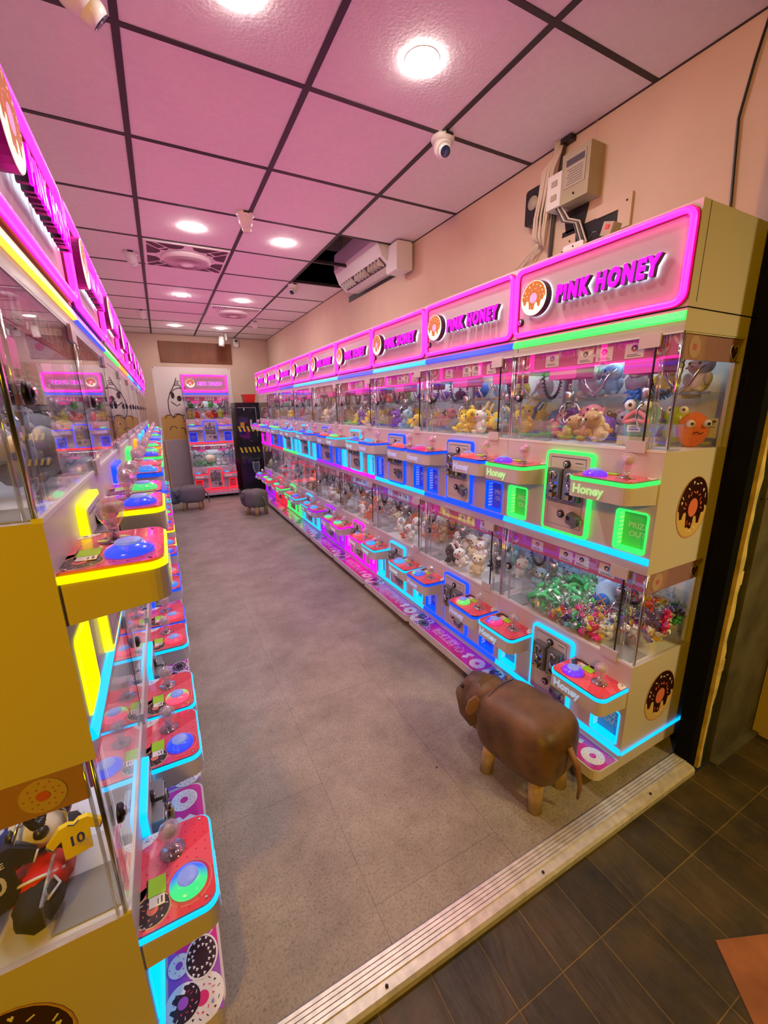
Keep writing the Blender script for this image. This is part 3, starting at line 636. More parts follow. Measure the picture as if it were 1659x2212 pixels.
# ================================================================= CEILING FITTINGS
def downlight(x,y,label,p=1.0):
    b=B(); b.lathe([(.0595,-.0015),(.061,0),(.058,.002)],'rim',28); o=thing('downlight',label,'ceiling light',(x,y,ZC),0,'round downlights')
    ob('rim',b,o); ob('lens',B().lathe([(.002,-.0105),(.030,-.0095),(.050,-.007),(.0585,-.002),(.05,-.001)],'down',28),o); return o
for x,y,l in ((.95,1.485,'large bright round downlight nearest the shop front, right of the middle grid line'),(.345,1.50,'round downlight cut off by the top edge of the picture'),(.335,3.284,'round downlight in the ceiling tile before the square fan grille, left of middle'),
  (.94,3.293,'round downlight in the tile left of the wall air conditioner'),(.345,5.11,'round downlight between the two ceiling fan grilles, left of middle'),(.951,5.114,'round downlight just before the far ceiling fan grille'),
  (.335,6.89,'far left round downlight close to the back wall'),(.94,6.88,'far right round downlight close to the back wall, above the white spotlight')): downlight(x,y,l)
M['campl']=mat('camera_white',(.78,.76,.74),.3)
M['lens']=mat('camera_lens',(.02,.03,.08),.08,coat=.5)
def turret(x,y,label,aim,s=1.0):
    o=thing('security_camera',label,'security camera',(x,y,ZC),0,None)
    ob('base',B().lathe([(.052*s,0),(.052*s,-.010*s),(.046*s,-.022*s),(.030*s,-.026*s)][::-1],'campl',24),o)
    b=B(); d=Vector(aim).normalized(); q=Vector((0,0,1)).rotation_difference(d).to_matrix().to_4x4(); T=Matrix.Translation((0,0,-.038*s))@q
    b.ell((0,0,0),(.041*s,.041*s,.046*s),'campl',20,12,T).lathe([(.030*s,.030*s),(.027*s,.050*s),(.022*s,.058*s)],'campl',20,T); e=ob('eyeball',b,o)
    ob('lens',B().lathe([(.022*s,.0585*s),(.020*s,.060*s),(.002*s,.0605*s)],'lens',18,T),e); ob('camera_label',B().box(-.018*s,.018*s,-.0535*s,-.050*s,-.012*s,-.003*s,'black'),o); return o
turret(-.06,1.64,'white security camera at the top left, cut by the picture edge, largest of all',(.75,.25,-.65),1.25)
turret(1.262,1.80,'white turret camera with blue lens beside the right wall, in front of the meter boxes',(-.25,-.75,-.65))
turret(.61,2.935,'white ceiling camera where the middle grid lines cross, before the downlights',(.15,.5,-.85))
turret(-.045,3.95,'white dome camera on the left beside the square fan grille',(.4,.5,-.7))
turret(-.05,6.05,'small white dome camera on the left ceiling near the back wall',(.4,.5,-.7))
turret(1.285,4.27,'small white ceiling camera below the air conditioner opening',(-.5,-.5,-.7))
turret(1.29,6.20,'small far white ceiling camera right of the far fan grille',(.3,.6,-.7))
M['fanp']=mat('fan_grille_white',(.85,.80,.80),.5); M['fand']=mat('fan_hole_dark',(.10,.06,.07),.8); M['mesh']=mat('fan_mesh',(.45,.30,.32),.6)
def ceilfan(x,y,label,slots):
    o=thing('ceiling_fan',label,'ceiling fan',(x,y,ZC),0,None); S=.285
    ob('panel',B().box(-S,S,-S,S,-.012,.0,'fanp'),o)
    b=B(); fn=place2d('xy',-.0122,-1)
    if slots:
        for i in range(22):
            u=-.25+.0238*i; poly(b,fn,[(u,-.27),(u+.008,-.27),(u+.008,-.14-.05*abs(u)/.25*0),(u,-.14)],'fand',.0004)
    else:
        for sx in (-1,1):
            for sy in (-1,1):
                for pts in ([(.025,.270),(.04,.21),(.075,.185),(.12,.18),(.21,.270)],[(.270,.025),(.21,.04),(.185,.075),(.18,.12),(.270,.21)],[(.270,.270),(.235,.270),(.15,.195),(.195,.15),(.270,.235)],[(.128,.172),(.138,.183),(.183,.138),(.172,.128),(.15,.13),(.13,.15)]):
                    poly(b,fn,[(sx*u,sy*v) for u,v in pts],'fand',.0004)
    ob('vent_opening',b,o)
    d=B(); d.lathe([(.180,-.012),(.176,-.030),(.150,-.045),(.06,-.052)][::-1],'fanp',36); ob('round_cover',d,o)
    m=B()
    for i in range(9): r=.06+.0125*i; m.tube([(r*cos(a*PI/16),r*sin(a*PI/16),-.0525+.012*max(0,(i-5)/4)**1.5) for a in range(32)],.0016,'mesh',4,True)
    ob('ring_grille',m,o); ob('hub',B().lathe([(.045,-.060),(.045,-.05)],'fanp',20),o); return o
ceilfan(.333,3.89,'square white ceiling fan grille with curved cut-outs and a round cover, left of middle',False)
ceilfan(.94,5.70,'far square ceiling fan grille with a slotted band along its front edge',True)
# air conditioner in the opening at the right wall
M['ac']=mat('air_conditioner_white',(.70,.68,.70),.35)
a=thing('air_conditioner','white wall air conditioner hanging in the open ceiling bay on the right','air conditioner',(XR,3.42,2.355))
b=B(); b.prism([(-.001,.0),(-.13,.0),(-.20,.055),(-.245,.16),(-.235,.29),(-.001,.30)],-.42,.42,'ac','yz',Matrix(((0,1,0,0),(1,0,0,0),(0,0,1,0),(0,0,0,1)))); ob('body',b,a)
b=B(); b.prism([(-.135,.003),(-.198,.052),(-.19,.058),(-.128,.010)],-.38,.38,'fand','yz',Matrix(((0,1,0,0),(1,0,0,0),(0,0,1,0),(0,0,0,1)))); ob('outlet',b,a)
for i in range(3):
    for j in range(4): y=-.36+.26*i+.055*j; ob('louver',B().box(-.206,-.150,y,y+.006,.002,.05,'ac'),a)
ob('flap',B().prism([(-.115,-.004),(-.07,-.012),(-.07,-.006),(-.115,.002)],-.39,.39,'ac','yz',Matrix(((0,1,0,0),(1,0,0,0),(0,0,1,0),(0,0,0,1)))),a)
single('junction_cover',B().prism(rr(-.065,.065,-.11,.075,.015,3),0,.16,'ac','xz'),'white plastic pipe cover box on the wall beside the air conditioner','pipe cover',(XR-.09,2.86,2.40),-PI/2*0)
single('wall_gap',B().box(0,.008,0,1.05,0,.05,'black'),'dark slot in the wall below the air conditioner','wall slot',(XR-.008,3.02,2.33))

# ================================================================= RIGHT WALL FITTINGS
M['red']=mat('red_switch',(.6,.03,.015),.4); M['meterbox']=mat('aged_meter_box',(.42,.36,.24),.5,var=.15); M['paperold']=mat('meter_label',(.42,.36,.28),.6)
M['wirew']=mat('white_cable',(.62,.52,.44),.5)
x=XR
o=thing('electric_meter','beige electric meter box hanging high on the right wall beside the white switch box','electric meter',(x,1.44,2.19))
ob('case',B().box(-.085,0,-.070,.070,0,.19,'meterbox'),o); ob('window',B().box(-.088,-.085,-.052,.052,.055,.170,'paperold'),o)
b=B()
for i in range(7): b.box(-.0885,-.088,-.04,.04-.006*(i%3),.065+.009*i,.067+.009*i,'ink')
b.box(-.0887,-.088,-.045,.045,.135,.160,'ink'); ob('dial_print',b,o); ob('screw',B().ell((-.086,0,.025),.005,'black',8,5),o)
ob('wire',B().tube([(-.01,-.03,.19),(-.012,-.028,.29)],.0012,'wirew',5),o)
o=thing('switch_box','white switch box with two breakers between the cable bundle and the meter','switch box',(x,1.555,2.20)); ob('case',B().box(-.075,0,-.040,.040,0,.135,'campl'),o)
for z in (.03,.085): ob('switch',B().box(-.079,-.075,-.015,.015,z,z+.022,'paperold'),o)
o=thing('timer','dark wall timer with a round dial left of the cable bundle','timer',(x,1.70,2.19)); ob('case',B().prism(rr(-.05,.05,0,.155,.015,3),-.05,0,'black','yz'),o); ob('dial',B().cyl((-.051,.0,.09),(-.056,.0,.09),.030,'paperold',20),o)
b=B(); rnd=random.Random(7)
for i in range(7):
    o_=(i-3)*.008+rnd.uniform(-.003,.003); b.tube([(x-.02-.003*i,1.585+o_*.6,2.484),(x-.035,1.590+o_*.7,2.43),(x-.06-.003*i,1.606+o_,2.37),(x-.062,1.625+o_*1.3,2.29),(x-.062-.004*(i%3),1.640+o_*1.6,2.20),(x-.058,1.650+o_*1.5,2.12),(x-.045,1.645+o_,2.07+.006*i)],.0055,'wirew',7)
for i in range(3): b.tube([(x-.045,1.650,2.10),(x-.02,1.72+.05*i,2.03),(x-.01,1.80+.10*i,1.95),(x-.03,1.84+.11*i,1.87)],.0035,'wirew',6)
single('cable_bundle',b,'bundle of white cables dropping from the ceiling hole down the right wall','cables')
single('conduit_pipe',B().tube([(x-.015,1.565,2.48),(x-.012,1.60,2.30),(x-.012,1.615,1.90)],.009,'ink',8),'dark grey conduit pipe running down behind the white cables','pipe')
single('ceiling_hole',B().box(x-.035,x,1.52,1.575,2.462,2.484,'black'),'small black hole at the ceiling edge where the cables come out','hole')
single('wall_opening',B().box(x-.006,x-.001,1.27,1.55,1.90,2.11,'black').prism([(1.44,2.10),(1.53,2.10),(1.55,2.19),(1.42,2.19)],x-.006,x-.001,'black','yz'),'ragged black opening in the wall behind the first right machine sign','wall opening')
single('cover_plate',B().box(x-.012,x-.001,1.215,1.37,2.105,2.15,'wallr').box(x-.012,x-.001,1.215,1.27,2.03,2.105,'wallr').ell((x-.013,1.235,2.125),.004,'black',6,4),'L shaped cream cover plate above the black wall opening','cover plate')
single('cover_plate',B().box(x-.012,x-.001,1.47,1.545,2.03,2.085,'wallr').box(x-.011,x-.001,1.47,1.545,1.90,2.02,'wallr').ell((x-.013,1.50,2.06),.004,'black',6,4),'small cream cover plate left of the black wall opening','cover plate')
b=B()
for i in range(4): b.tube([(x-.06,1.55-.01*i,2.20),(x-.05,1.52-.012*i,2.14),(x-.03,1.47-.01*i,2.12),(x-.02,1.44-.012*i,2.03),(x-.03,1.42-.02*i,1.95)],.004,'wirew' if i%2 else 'ink',6)
single('loose_wires',b,'loose black and white wires hanging under the switch box','wires')
single('hanging_cable',B().tube([(x-.008,.835,2.486),(x-.008,.86,2.36),(x-.008,.880,2.22),(x-.008,.870,2.08),(x-.008,.862,1.98),(x-.008,.86,1.9)],.0042,'black',8),'single black cable hanging down the right wall by the shop front','cable')
single('wall_cable',B().tube([(XR-.005,Y1-.03,2.46),(XR-.012,Y1-.045,2.42),(XR-.008,Y1-.03,2.38),(XR-.006,Y1-.02,1.9)],.005,'wirew',6),'thin cable down the far right corner of the room','cable')
o=thing('power_socket','square socket with a red switch on top of the nearest right machine','socket',(1.335,.985,1.842)); ob('case',B().box(-.02,.02,-.018,.018,0,.038,'meterbox',Matrix.Rotation(.3,4,'X')@Matrix.Translation((0,0,.007))),o); ob('switch',B().box(-.0215,-.02,-.006,.006,.018,.030,'red',Matrix.Rotation(.3,4,'X')@Matrix.Translation((0,0,.007))),o); ob('cord',B().tube([(-.0,.02,.03),(-.005,.05,.035),(.0,.075,.012)],.004,'black',6),o)
single('adapter',B().prism(rr(-.04,.04,0,.022,.008,3),-.02,.02,'campl','yz').ell((-.021,0,.013),.003,'black',6,4),'small white power adapter lying on top of the nearest right machine','adapter',(1.335,1.10,1.842))

# ================================================================= BACK WALL
M['wood']=mat('brown_plywood',(.20,.055,.014),.5,var=.3,vscale=5,bump=.1)
M['lav']=mat('lavender_door_paint',(.50,.45,.50),.6); M['poster']=mat('pink_white_sheet',(.78,.68,.68),.6); M['cloud']=mat('yellow_cloud_print',(.68,.42,.12),.6); M['line']=mat('dark_drawing_line',(.03,.012,.02),.6)
b=B(); b.prism([(.10,2.382),(1.182,2.382),(1.172,2.066),(.108,2.070)],Y1-.02,Y1-.001,'wood')
for u in (.30,.55,.80,.96): b.box(u,u+.003,Y1-.0205,Y1-.02,2.07,2.38,'line')
single('plywood_board',b,'brown plywood board screwed flat high on the back wall','wooden board')
o=thing('wall_poster','large pale sheet on the back wall with a clawed bear drawing and yellow clouds','poster',(0,Y1-.001,0))
ob('sheet',B().box(-.04,1.13,-.004,0,.84,2.0,'poster'),o)
b=B(); Y=-.006
def ln(pts,r=.006,k='line',cl=False): b.tube([(u,Y,v) for u,v in pts],r,k,5,cl)
body=[(0.368, 1.669), (0.298, 1.682), (0.232, 1.652), (0.168, 1.585), (0.132, 1.484), (0.127, 1.349), (0.137, 1.281), (0.17, 1.229), (0.213, 1.231), (0.233, 1.265), (0.293, 1.26), (0.356, 1.242), (0.425, 1.275)]
ln(body); ln([(0.177, 1.467), (0.226, 1.424), (0.263, 1.398), (0.291, 1.432), (0.312, 1.415)]); ln([(0.164, 1.585), (0.215, 1.668), (0.26, 1.752), (0.289, 1.835)]); ln([(0.249, 1.727), (0.32, 1.728), (0.344, 1.669)]); ln([(0.26, 1.752), (0.307, 1.752), (0.319, 1.786), (0.272, 1.785)],cl=True)
for u,v,r,q in ((0.209,1.565,.026,1.9),(0.301,1.517,.035,1.3),(.62,1.565,.04,1.9)): b.prism(circ(u,v,r,14,1,q),Y-.002,Y+.001,'line')
ob('bear_drawing',b,o)
b=B(); cl=[(.0,.865),(.55,.865),(.55,1.12),(.50,1.16),(.45,1.14),(.40,1.20),(.34,1.18),(.31,1.25),(.24,1.28),(.19,1.23),(.14,1.24),(.10,1.27),(.05,1.25),(.0,1.22)]
b.prism(cl,-.0055,-.004,'cloud')
for cx,cz,r,a0,a1 in ((.12,1.20,.06,.3,3.0),(.25,1.21,.07,-.2,3.2),(.38,1.13,.06,.2,2.9),(.16,1.03,.05,.2,3.3),(.28,1.00,.05,-.8,1.8),(.36,.93,.03,1,3)): b.tube([(cx+r*cos(a0+(a1-a0)*i/8),Y,cz+r*sin(a0+(a1-a0)*i/8)) for i in range(9)],.005,'line',5)
ob('cloud_drawing',b,o)
for u in (-.02,1.1): ob('pin',B().ell((u,-.006,1.985),.008,'ink',8,5),o)
f=B(); f.box(.02,.86,Y1-.03,Y1,0,.86,'lav').box(.0,.03,Y1-.04,Y1,0,.865,'wallr')
for (x0,x1,z0,z1) in ((.22,.60,.32,.82),(.25,.57,.35,.79)):
    for bx in ((x0,x1,z0,z0+.006),(x0,x1,z1-.006,z1),(x0,x0+.006,z0,z1),(x1-.006,x1,z0,z1)): f.box(bx[0],bx[1],Y1-.034,Y1-.03,bx[2],bx[3],'lav')
struct('door_2',f)
o=thing('spotlight','white cylindrical track spotlight hanging from the ceiling before the back wall','spotlight',(1.01,7.30,ZC)); ob('arm',B().cyl((0,0,0),(0,0,-.09),.006,'campl',8),o); ob('head',B().cyl((-.015,0,-.06),(-.03,-.02,-.19),.042,'campl',18),o); ob('cable',B().tube([(.02,0,0),(.04,0,-.05),(.01,0,-.07)],.004,'campl',6),o); ob('driver',B().box(.04,.06,-.01,.02,-.10,-.005,'campl'),o)
o=thing('wall_camera','white camera with round black lens in the top corner of the back wall','security camera',(1.26,Y1,2.43)); ob('base',B().prism(rr(-.04,.04,-.09,.04,.02,3),-.05,0,'campl'),o); ob('eyeball',B().ell((0,-.06,0),.034,'campl',16,10),o); ob('lens',B().cyl((0,-.088,0),(0,-.098,-.002),.020,'lens',16),o)
# black vending cabinet with hazard tape
M['blk']=mat('gloss_black_cabinet',(.010,.011,.016),.25); M['haz']=mat('hazard_yellow',(.72,.60,.03),.45); M['shield']=mat('shield_blue',(.10,.16,.22),.3); M['red']=mat('red_plastic',(.80,.03,.015),.4)
M['dkglass']=mat('dark_window',(.012,.018,.028),.08,coat=.5); M['navy']=mat('navy_goods',(.01,.02,.16),.5); M['ochre']=mat('ochre_goods',(.62,.34,.02),.5); M['silver']=mat('silver_print',(.6,.62,.64),.35)
o=thing('vending_cabinet','tall black vending cabinet with yellow hazard stripes and a shield badge in the back corner','vending cabinet',(1.04,6.93,0))
ob('body',B().box(0,.37,.01,.50,.05,1.432,'blk').box(.02,.35,.03,.48,0,.05,'black'),o); ob('window',B().box(.025,.30,.003,.01,.48,1.36,'dkglass'),o)
d=ob('door_frame',B().box(.02,.305,0,.004,1.352,1.358,'silver').box(.300,.305,0,.004,.9,1.358,'silver'),o); ob('handle',B().box(.115,.130,-.012,.003,1.31,1.35,'silver'),d)
for z in (.985,.655):
    b=B()
    for i in range(5): u=.01+.065*i; b.prism([(u+.02,z),(u+.05,z),(u+.025,z+.085),(u-.005,z+.085)],-.004,.002,'haz')
    ob('hazard_tape',b,o)
b=B(); sh=[(.18,.50),(.20,.505),(.235,.49),(.27,.505),(.29,.50),(.288,.40),(.27,.34),(.235,.30),(.20,.34),(.182,.40)]; b.prism(sh,-.004,.009,'silver'); b.prism([(.235+(u-.235)*.82,.41+(v-.41)*.85) for u,v in sh],-.0055,-.004,'shield'); ob('shield_badge',b,o)
ob('name_plate',B().box(.20,.285,-.002,.009,.235,.262,'silver'),o)
for n_,x0,x1,z0,z1,k in (('goods',.05,.13,1.17,1.22,'navy'),('goods',.05,.11,1.08,1.16,'ochre'),('goods',.20,.23,1.08,1.20,'silver'),('goods',.24,.28,1.07,1.15,'navy')): ob('product_box',B().box(x0,x1,-.001,.004,z0-.03,z1-.03,k),o)
o=thing('plastic_basket','bright red plastic basket on top of the black vending cabinet','basket',(1.28,7.10,1.432)); b=B(); b.prism([(-.075,0),(.075,0),(.095,.12),(-.095,.12)],-.09,.09,'red'); ob('body',b,o); ob('rim',B().box(-.10,.10,-.095,.095,.118,.128,'red'),o)
for z in (.04,.075): ob('rib',B().box(-.092,.09,-.094,-.09,z,z+.005,'red'),o)
single('looped_wire',B().tube([(.975,7.30,1.50),(.99,7.28,1.40),(1.01,7.2,1.36),(1.02,7.0,1.33),(1.03,6.925,1.34)],.006,'black',6),'black power cord looping from the back machine to the black cabinet','cord')
b=B(); b.lathe([(.07,0),(.09,.05),(.085,.42),(.06,.50)],'carr',14); single('round_bin',b,'dark reddish rounded bin in the gap beside the black vending cabinet','bin',(.99,7.55,0))
single('floor_router',B().prism(rr(-.09,.09,0,.05,.012,3),-.05,.05,'campl'),'pale plastic box lying on top of the far right machine','plastic box',(1.55,6.05,1.842),PI/2)

# ================================================================= STOOLS
M['leather']=mat('brown_leatherette',(.165,.082,.030),.48,bump=.35,bscale=45,var=.60,vscale=11); M['leather2']=mat('light_brown_flap',(.26,.13,.06),.5); M['legw']=mat('pale_wood_leg',(.55,.37,.16),.5,var=.35,vscale=22)
M['felt']=mat('grey_felt',(.17,.155,.15),.9,bump=.3,bscale=120,var=.15)
def stool(label,loc,rz,skin,flap,s=1.0,long=1.0):
    # local +y is the animal's head end
    o=thing('animal_stool',label,'stool',loc,rz,None)
    b=B(); hl=.172*long
    # body: rounded, flat-topped barrel
    b.ell((0,0,.212*s),(.122*s,hl*s,.112*s),skin,40,22,None,.48); b.v=[(x,y,z+(.012*s*max(0,1-(x/(.12*s))**2)*max(0,1-(y/(hl*s))**2) if z>.25*s else 0)) for x,y,z in b.v]; ob('seat',b,o)
    b=B(); b.ell((0,(hl+.012)*s,.245*s),(.092*s,.080*s,.075*s),skin,20,12); P=[(0,(hl+.00)*s,.255*s),(0,(hl+.055)*s,.245*s),(0,(hl+.085)*s,.200*s),(0,(hl+.075)*s,.145*s),(0,(hl+.04)*s,.115*s)]
    b.tube(P,[.074*s,.074*s,.070*s,.062*s,.050*s],skin,16); b.ell((0,(hl+.038)*s,.117*s),(.050*s,.046*s,.03*s),skin,14,8); hd=ob('head',b,o)
    for sx in (-1,1):
        e=B(); e.prism([(sx*.0,.0),(sx*.022,.012),(sx*.036,-.02),(sx*.032,-.062),(sx*.012,-.075),(sx*-.004,-.036)],-.006,.006,flap,'xz',Matrix.Translation((sx*.088*s,(hl-.02)*s,.285*s))@Matrix.Rotation(sx*.9,4,'Z')@Matrix.Rotation(sx*-.35,4,'Y')); ob('ear',e,hd)
        ob('eye',B().ell((sx*.060*s,(hl+.090)*s,.272*s),.0085*s,'black',10,6),hd)
    ob('tail',B().tube([(0,-hl*s,.25*s),(0,-(hl+.035)*s,.20*s),(.01,-(hl+.045)*s,.12*s),(.012,-(hl+.04)*s,.07*s)],[.012,.009,.007,.004],flap,7),o)
    ob('seam',B().tube([(.1*s*sin(t),(hl*.70)*s,.218*s+.1105*s*(max(0,cos(t))**.3)) for t in [-.9+.18*i for i in range(11)]],.0016,'black',5),o)
    for sx in (-1,1):
        for sy in (-1,1): ob('leg',B().cyl((sx*.068*s,sy*.100*s*long,.15*s),(sx*.078*s,sy*.112*s*long,0),.026*s,'legw',14,.024*s),o)
    return o
stool('brown leather elephant stool standing in front of the nearest right machine',(1.010,.868,0),.17,'leather','leather2',1.0,.92)
stool('grey felt elephant stool seen from the side by the back machine, on the left',(.24,6.17,0),PI/2-.15,'felt','felt',1.0,.95)
stool('round grey felt stool at the far end of the right row, seen from behind',(.955,5.40,0),.55,'felt','felt',1.0,.72)
for k,(x,y,s) in enumerate(((.30,4.6,.02),(.62,3.2,.012),(.75,1.05,.012))): single('floor_litter',B().prism([(0,0),(s,.002),(s*.8,s*.5),(s*.2,s*.3)],0,.002,'ink','xy'),['tiny dark scrap on the floor far down the aisle','tiny dark scrap in the middle of the aisle floor','tiny bent black scrap on the floor left of the brown stool'][k],'scrap',(x,y,.0005))

# ================================================================= PRIZES
TC={'white':(.78,.77,.76),'cream':(.72,.62,.42),'pink':(.78,.30,.38),'yellow':(.80,.62,.05),'blue':(.04,.14,.55),'light blue':(.32,.55,.72),'grey':(.34,.34,.37),'brown':(.24,.11,.045),'black':(.02,.02,.022),'orange':(.75,.17,.045),'green':(.10,.42,.06),'lime green':(.38,.55,.03),'purple':(.20,.07,.42),'red':(.60,.02,.02),'teal':(.28,.55,.53),'tan':(.50,.32,.15)}
for k,c_ in TC.items(): M['P_'+k]=mat('plush_'+k.replace(' ','_'),c_,.9,bump=.5,bscale=170)
M['eye']=mat('toy_eye_black',(.01,.01,.01),.2); M['eyew']=mat('toy_eye_white',(.85,.85,.82),.3); M['blush']=mat('toy_pink',(.80,.25,.30),.6); M['beak']=mat('toy_orange',(.85,.35,.03),.5); M['ring']=M['chrome']
LR={}
def plush(kind,col,near=True):
    """returns the meshes (body, [(part name, mesh)]) of one soft toy about 11 cm tall, base at z=0, facing -y"""
    key=(kind,col)
    if key in LR: return LR[key]
    c=M and 'P_'+col; acc='P_white' if col!='white' else 'P_pink'; r=random.Random(hash(kind)%999 if False else len(kind)*7+len(col)); b=B(); P=[]
    f=B(); e=B()
    if kind in('bear','rabbit','cat','dog'):
        b.ell((0,0,.030),(.028,.024,.030),c,12,8).ell((0,-.002,.076),(.034,.030,.029),c,14,9)
        for s in (-1,1):
            b.ell((s*.020,-.022,.010),(.011,.018,.010),c,8,6).ell((s*.030,-.010,.038),(.010,.012,.017),c,8,6)
            f.ell((s*.014,-.0295,.080),(.0042,.003,.005),'eye',8,5)
            if kind=='bear': e.ell((s*.025,0,.100),(.011,.007,.011),c,8,6).ell((s*.025,-.005,.100),(.006,.004,.006),acc,8,5)
            elif kind=='rabbit': e.ell((s*.014,.002,.122),(.008,.006,.026),c,8,7).ell((s*.014,-.003,.122),(.004,.003,.018),acc,6,6)
            elif kind=='cat': e.tube([(s*.022,0,.095),(s*.028,0,.114)],[.012,.001],c,6)
            else: e.ell((s*.034,-.002,.075),(.007,.012,.022),'P_grey' if col=='white' else c,8,7)
        f.ell((0,-.031,.068),(.012,.007,.008),acc,8,6).ell((0,-.038,.071),(.004,.003,.003),'eye',6,4)
        for s in (-1,1): f.ell((s*.023,-.0265,.068),(.005,.002,.003),'blush',6,4)
    elif kind=='chick':
        b.ell((0,0,.045),(.038,.034,.045),c,14,10)
        for s in (-1,1): b.ell((s*.038,-.004,.04),(.006,.014,.018),c,8,6).ell((s*.016,-.024,.005),(.012,.016,.006),'beak',8,5); f.ell((s*.014,-.031,.060),(.008,.004,.008),'eyew',8,6).ell((s*.014,-.035,.060),(.004,.002,.004),'eye',6,4)
        f.ell((0,-.036,.048),(.009,.008,.005),'beak',8,5); e.tube([(0,0,.088),(.004,0,.1),(-.002,0,.106)],[.004,.003,.001],c,5)
    elif kind=='lamb':
        b.ell((0,0,.035),(.040,.034,.034),c,16,10,rough=.10,rnd=r).ell((0,-.012,.072),(.030,.026,.026),c,14,9,rough=.12,rnd=r)
        f.ell((0,-.030,.068),(.017,.011,.015),'P_cream',10,7)
        for s in (-1,1): f.ell((s*.007,-.0405,.071),(.003,.002,.003),'eye',6,4); e.ell((s*.032,-.010,.070),(.013,.005,.007),'P_cream',8,5)
        for s in (-1,1): b.ell((s*.018,-.022,.006),(.010,.012,.007),'P_grey',8,5)
    elif kind=='fish':
        b.ell((0,0,.030),(.048,.022,.028),c,14,9); e.prism([(.040,.030),(.070,.052),(.066,.030),(.070,.008)],-.004,.004,c).prism([(-.01,.054),(.016,.072),(.024,.050)],-.003,.003,acc)
        for s in (-1,1): f.ell((-.026,s*.017,.038),(.008,.005,.008),'eyew',8,6).ell((-.027,s*.0215,.038),(.004,.002,.004),'eye',6,4)
    elif kind=='octopus':
        b.ell((0,0,.055),(.036,.036,.036),c,14,10)
        for i in range(8):
            a=i*PI/4; b.tube([(.022*cos(a),.022*sin(a),.03),(.036*cos(a),.036*sin(a),.012),(.050*cos(a),.050*sin(a),.010)],[.012,.010,.004],c,6)
        for s in (-1,1): f.ell((s*.013,-.033,.056),(.006,.004,.007),'eye',8,6)
        f.ell((0,-.036,.046),(.005,.002,.003),'blush',6,4); e.ell((0,0,.088),(.014,.014,.007),acc,10,5)
    LR[key]=(b.mesh('plush_body'),[('face',f.mesh('plush_face')),('ears' if kind in('bear','rabbit','cat','dog','lamb') else 'fin' if kind=='fish' else 'crest',e.mesh('plush_ears'))]); return LR[key]
def world(side,i,lx,ly,z):
    if side=='R': return (XF+ly,YC[i]-lx,z)
    if side=='L': return (XFL-ly,YC[i]+lx,z)
    c_,s_=cos(-.02),sin(-.02); return (.640+lx*c_-ly*s_,6.92+lx*s_+ly*c_,z)
RZ={'R':-PI/2,'L':PI/2,'B':-.02}
ORDW=['first','second','third','fourth','fifth','sixth','seventh','eighth','ninth']
def put(kind,col,side,i,deck,lx,ly,lz,rx,ry,rz,s,where,parts=True):
    me,pp=plush(kind,col); o=ob('plush_'+kind,me,None,world(side,i,lx,ly,(1.19 if deck=='upper' else .465)+lz)); o.rotation_euler=(rx,ry,RZ[side]+rz); o.scale=(s,s,s)
    lab='%s plush %s %s'%(col,kind,where); o['label']=lab; o['category']='soft toy'; o['group']=lab
    if parts:
        for n,m_ in pp: ob(n,m_,o)
    else: ob('face',pp[0][1],o); ob(pp[1][0],pp[1][1],o)
    return o
def where(side,i,deck,spot):
    m={'R':'%s right-row machine'%ORDW[i],'L':'%s left-row machine'%ORDW[i],'B':'lone back machine'}[side]
    return '%s %s case of the %s'%({'heap':'heaped in the','shelf':'on the shelf in the'}[spot],deck,m)
rt=random.Random(77)
KC={('R',0,'upper'):(['bear','lamb','cat','chick','dog'],['cream','tan','yellow','pink','grey','brown','white','purple']),
 ('R',1,'upper'):(['chick','fish','cat','rabbit'],['yellow','brown','light blue','blue','yellow','white']),
 ('R',2,'upper'):(['fish','bear','octopus','cat'],['light blue','pink','blue','black','yellow','purple']),
 ('R',3,'upper'):(['octopus','bear','fish','chick'],['purple','orange','yellow','lime green','brown']),
 ('R',1,'lower'):(['rabbit','dog','bear','octopus'],['white','white','cream','black','pink','light blue']),
 ('R',2,'lower'):(['rabbit','bear','dog'],['white','white','tan','orange','cream']),
 ('R',3,'lower'):(['bear','lamb','cat'],['grey','white','orange','brown','white']),
 ('L',0,'upper'):(['bear','rabbit','lamb'],['white','grey','white','cream']),
 ('B',0,'upper'):(['bear','octopus','chick','fish'],['green','red','orange','lime green','yellow','white','tan']),
 ('B',0,'lower'):(['lamb','rabbit'],['grey','white'])}
def fill(side,i,deck,cols,rows,s,n_shelf,skip=()):
    kinds,cs=KC.get((side,i,deck)) or (['bear','rabbit','lamb','dog','cat'],['white','cream','pink','yellow','grey','white','tan'] if deck=='upper' else ['white','grey','white','cream','brown'])
    for a in range(cols):
        for c_ in range(rows):
            lx=-.262+.524*a/(cols-1)+rt.uniform(-.008,.008); ly=.050+(.27)*c_/(max(1,rows-1))+rt.uniform(-.008,.008)
            if abs(lx)>.165 and ly<.15: continue
            if any((lx-p[0])**2+(ly-p[1])**2<p[2]**2 for p in skip): continue
            k=rt.choice(kinds); q=s*rt.uniform(.88,1.08); tilt=rt.uniform(-.9,.9)
            put(k,rt.choice(cs),side,i,deck,lx,ly,.006+abs(sin(tilt))*.026*q+rt.choice((0,0,.022))*(1 if c_ else .2),-rt.uniform(.0,.5),tilt*.8,rt.uniform(-.8,.8),q,where(side,i,deck,'heap'),i<3)
    for a in range(n_shelf):
        lx=-.22+.44*a/max(1,n_shelf-1)
        if any((lx-p[0])**2+(.31-p[1])**2<p[2]**2 for p in skip): continue
        put(kinds[0],rt.choice(cs),side,i,deck,lx,.31,.1738,0,0,rt.uniform(-.3,.3),s*.98,where(side,i,deck,'shelf'),i<3)
fill('R',0,'upper',7,3,1.02,0,skip=((.13,.2,.09),(.245,.22,.11)))
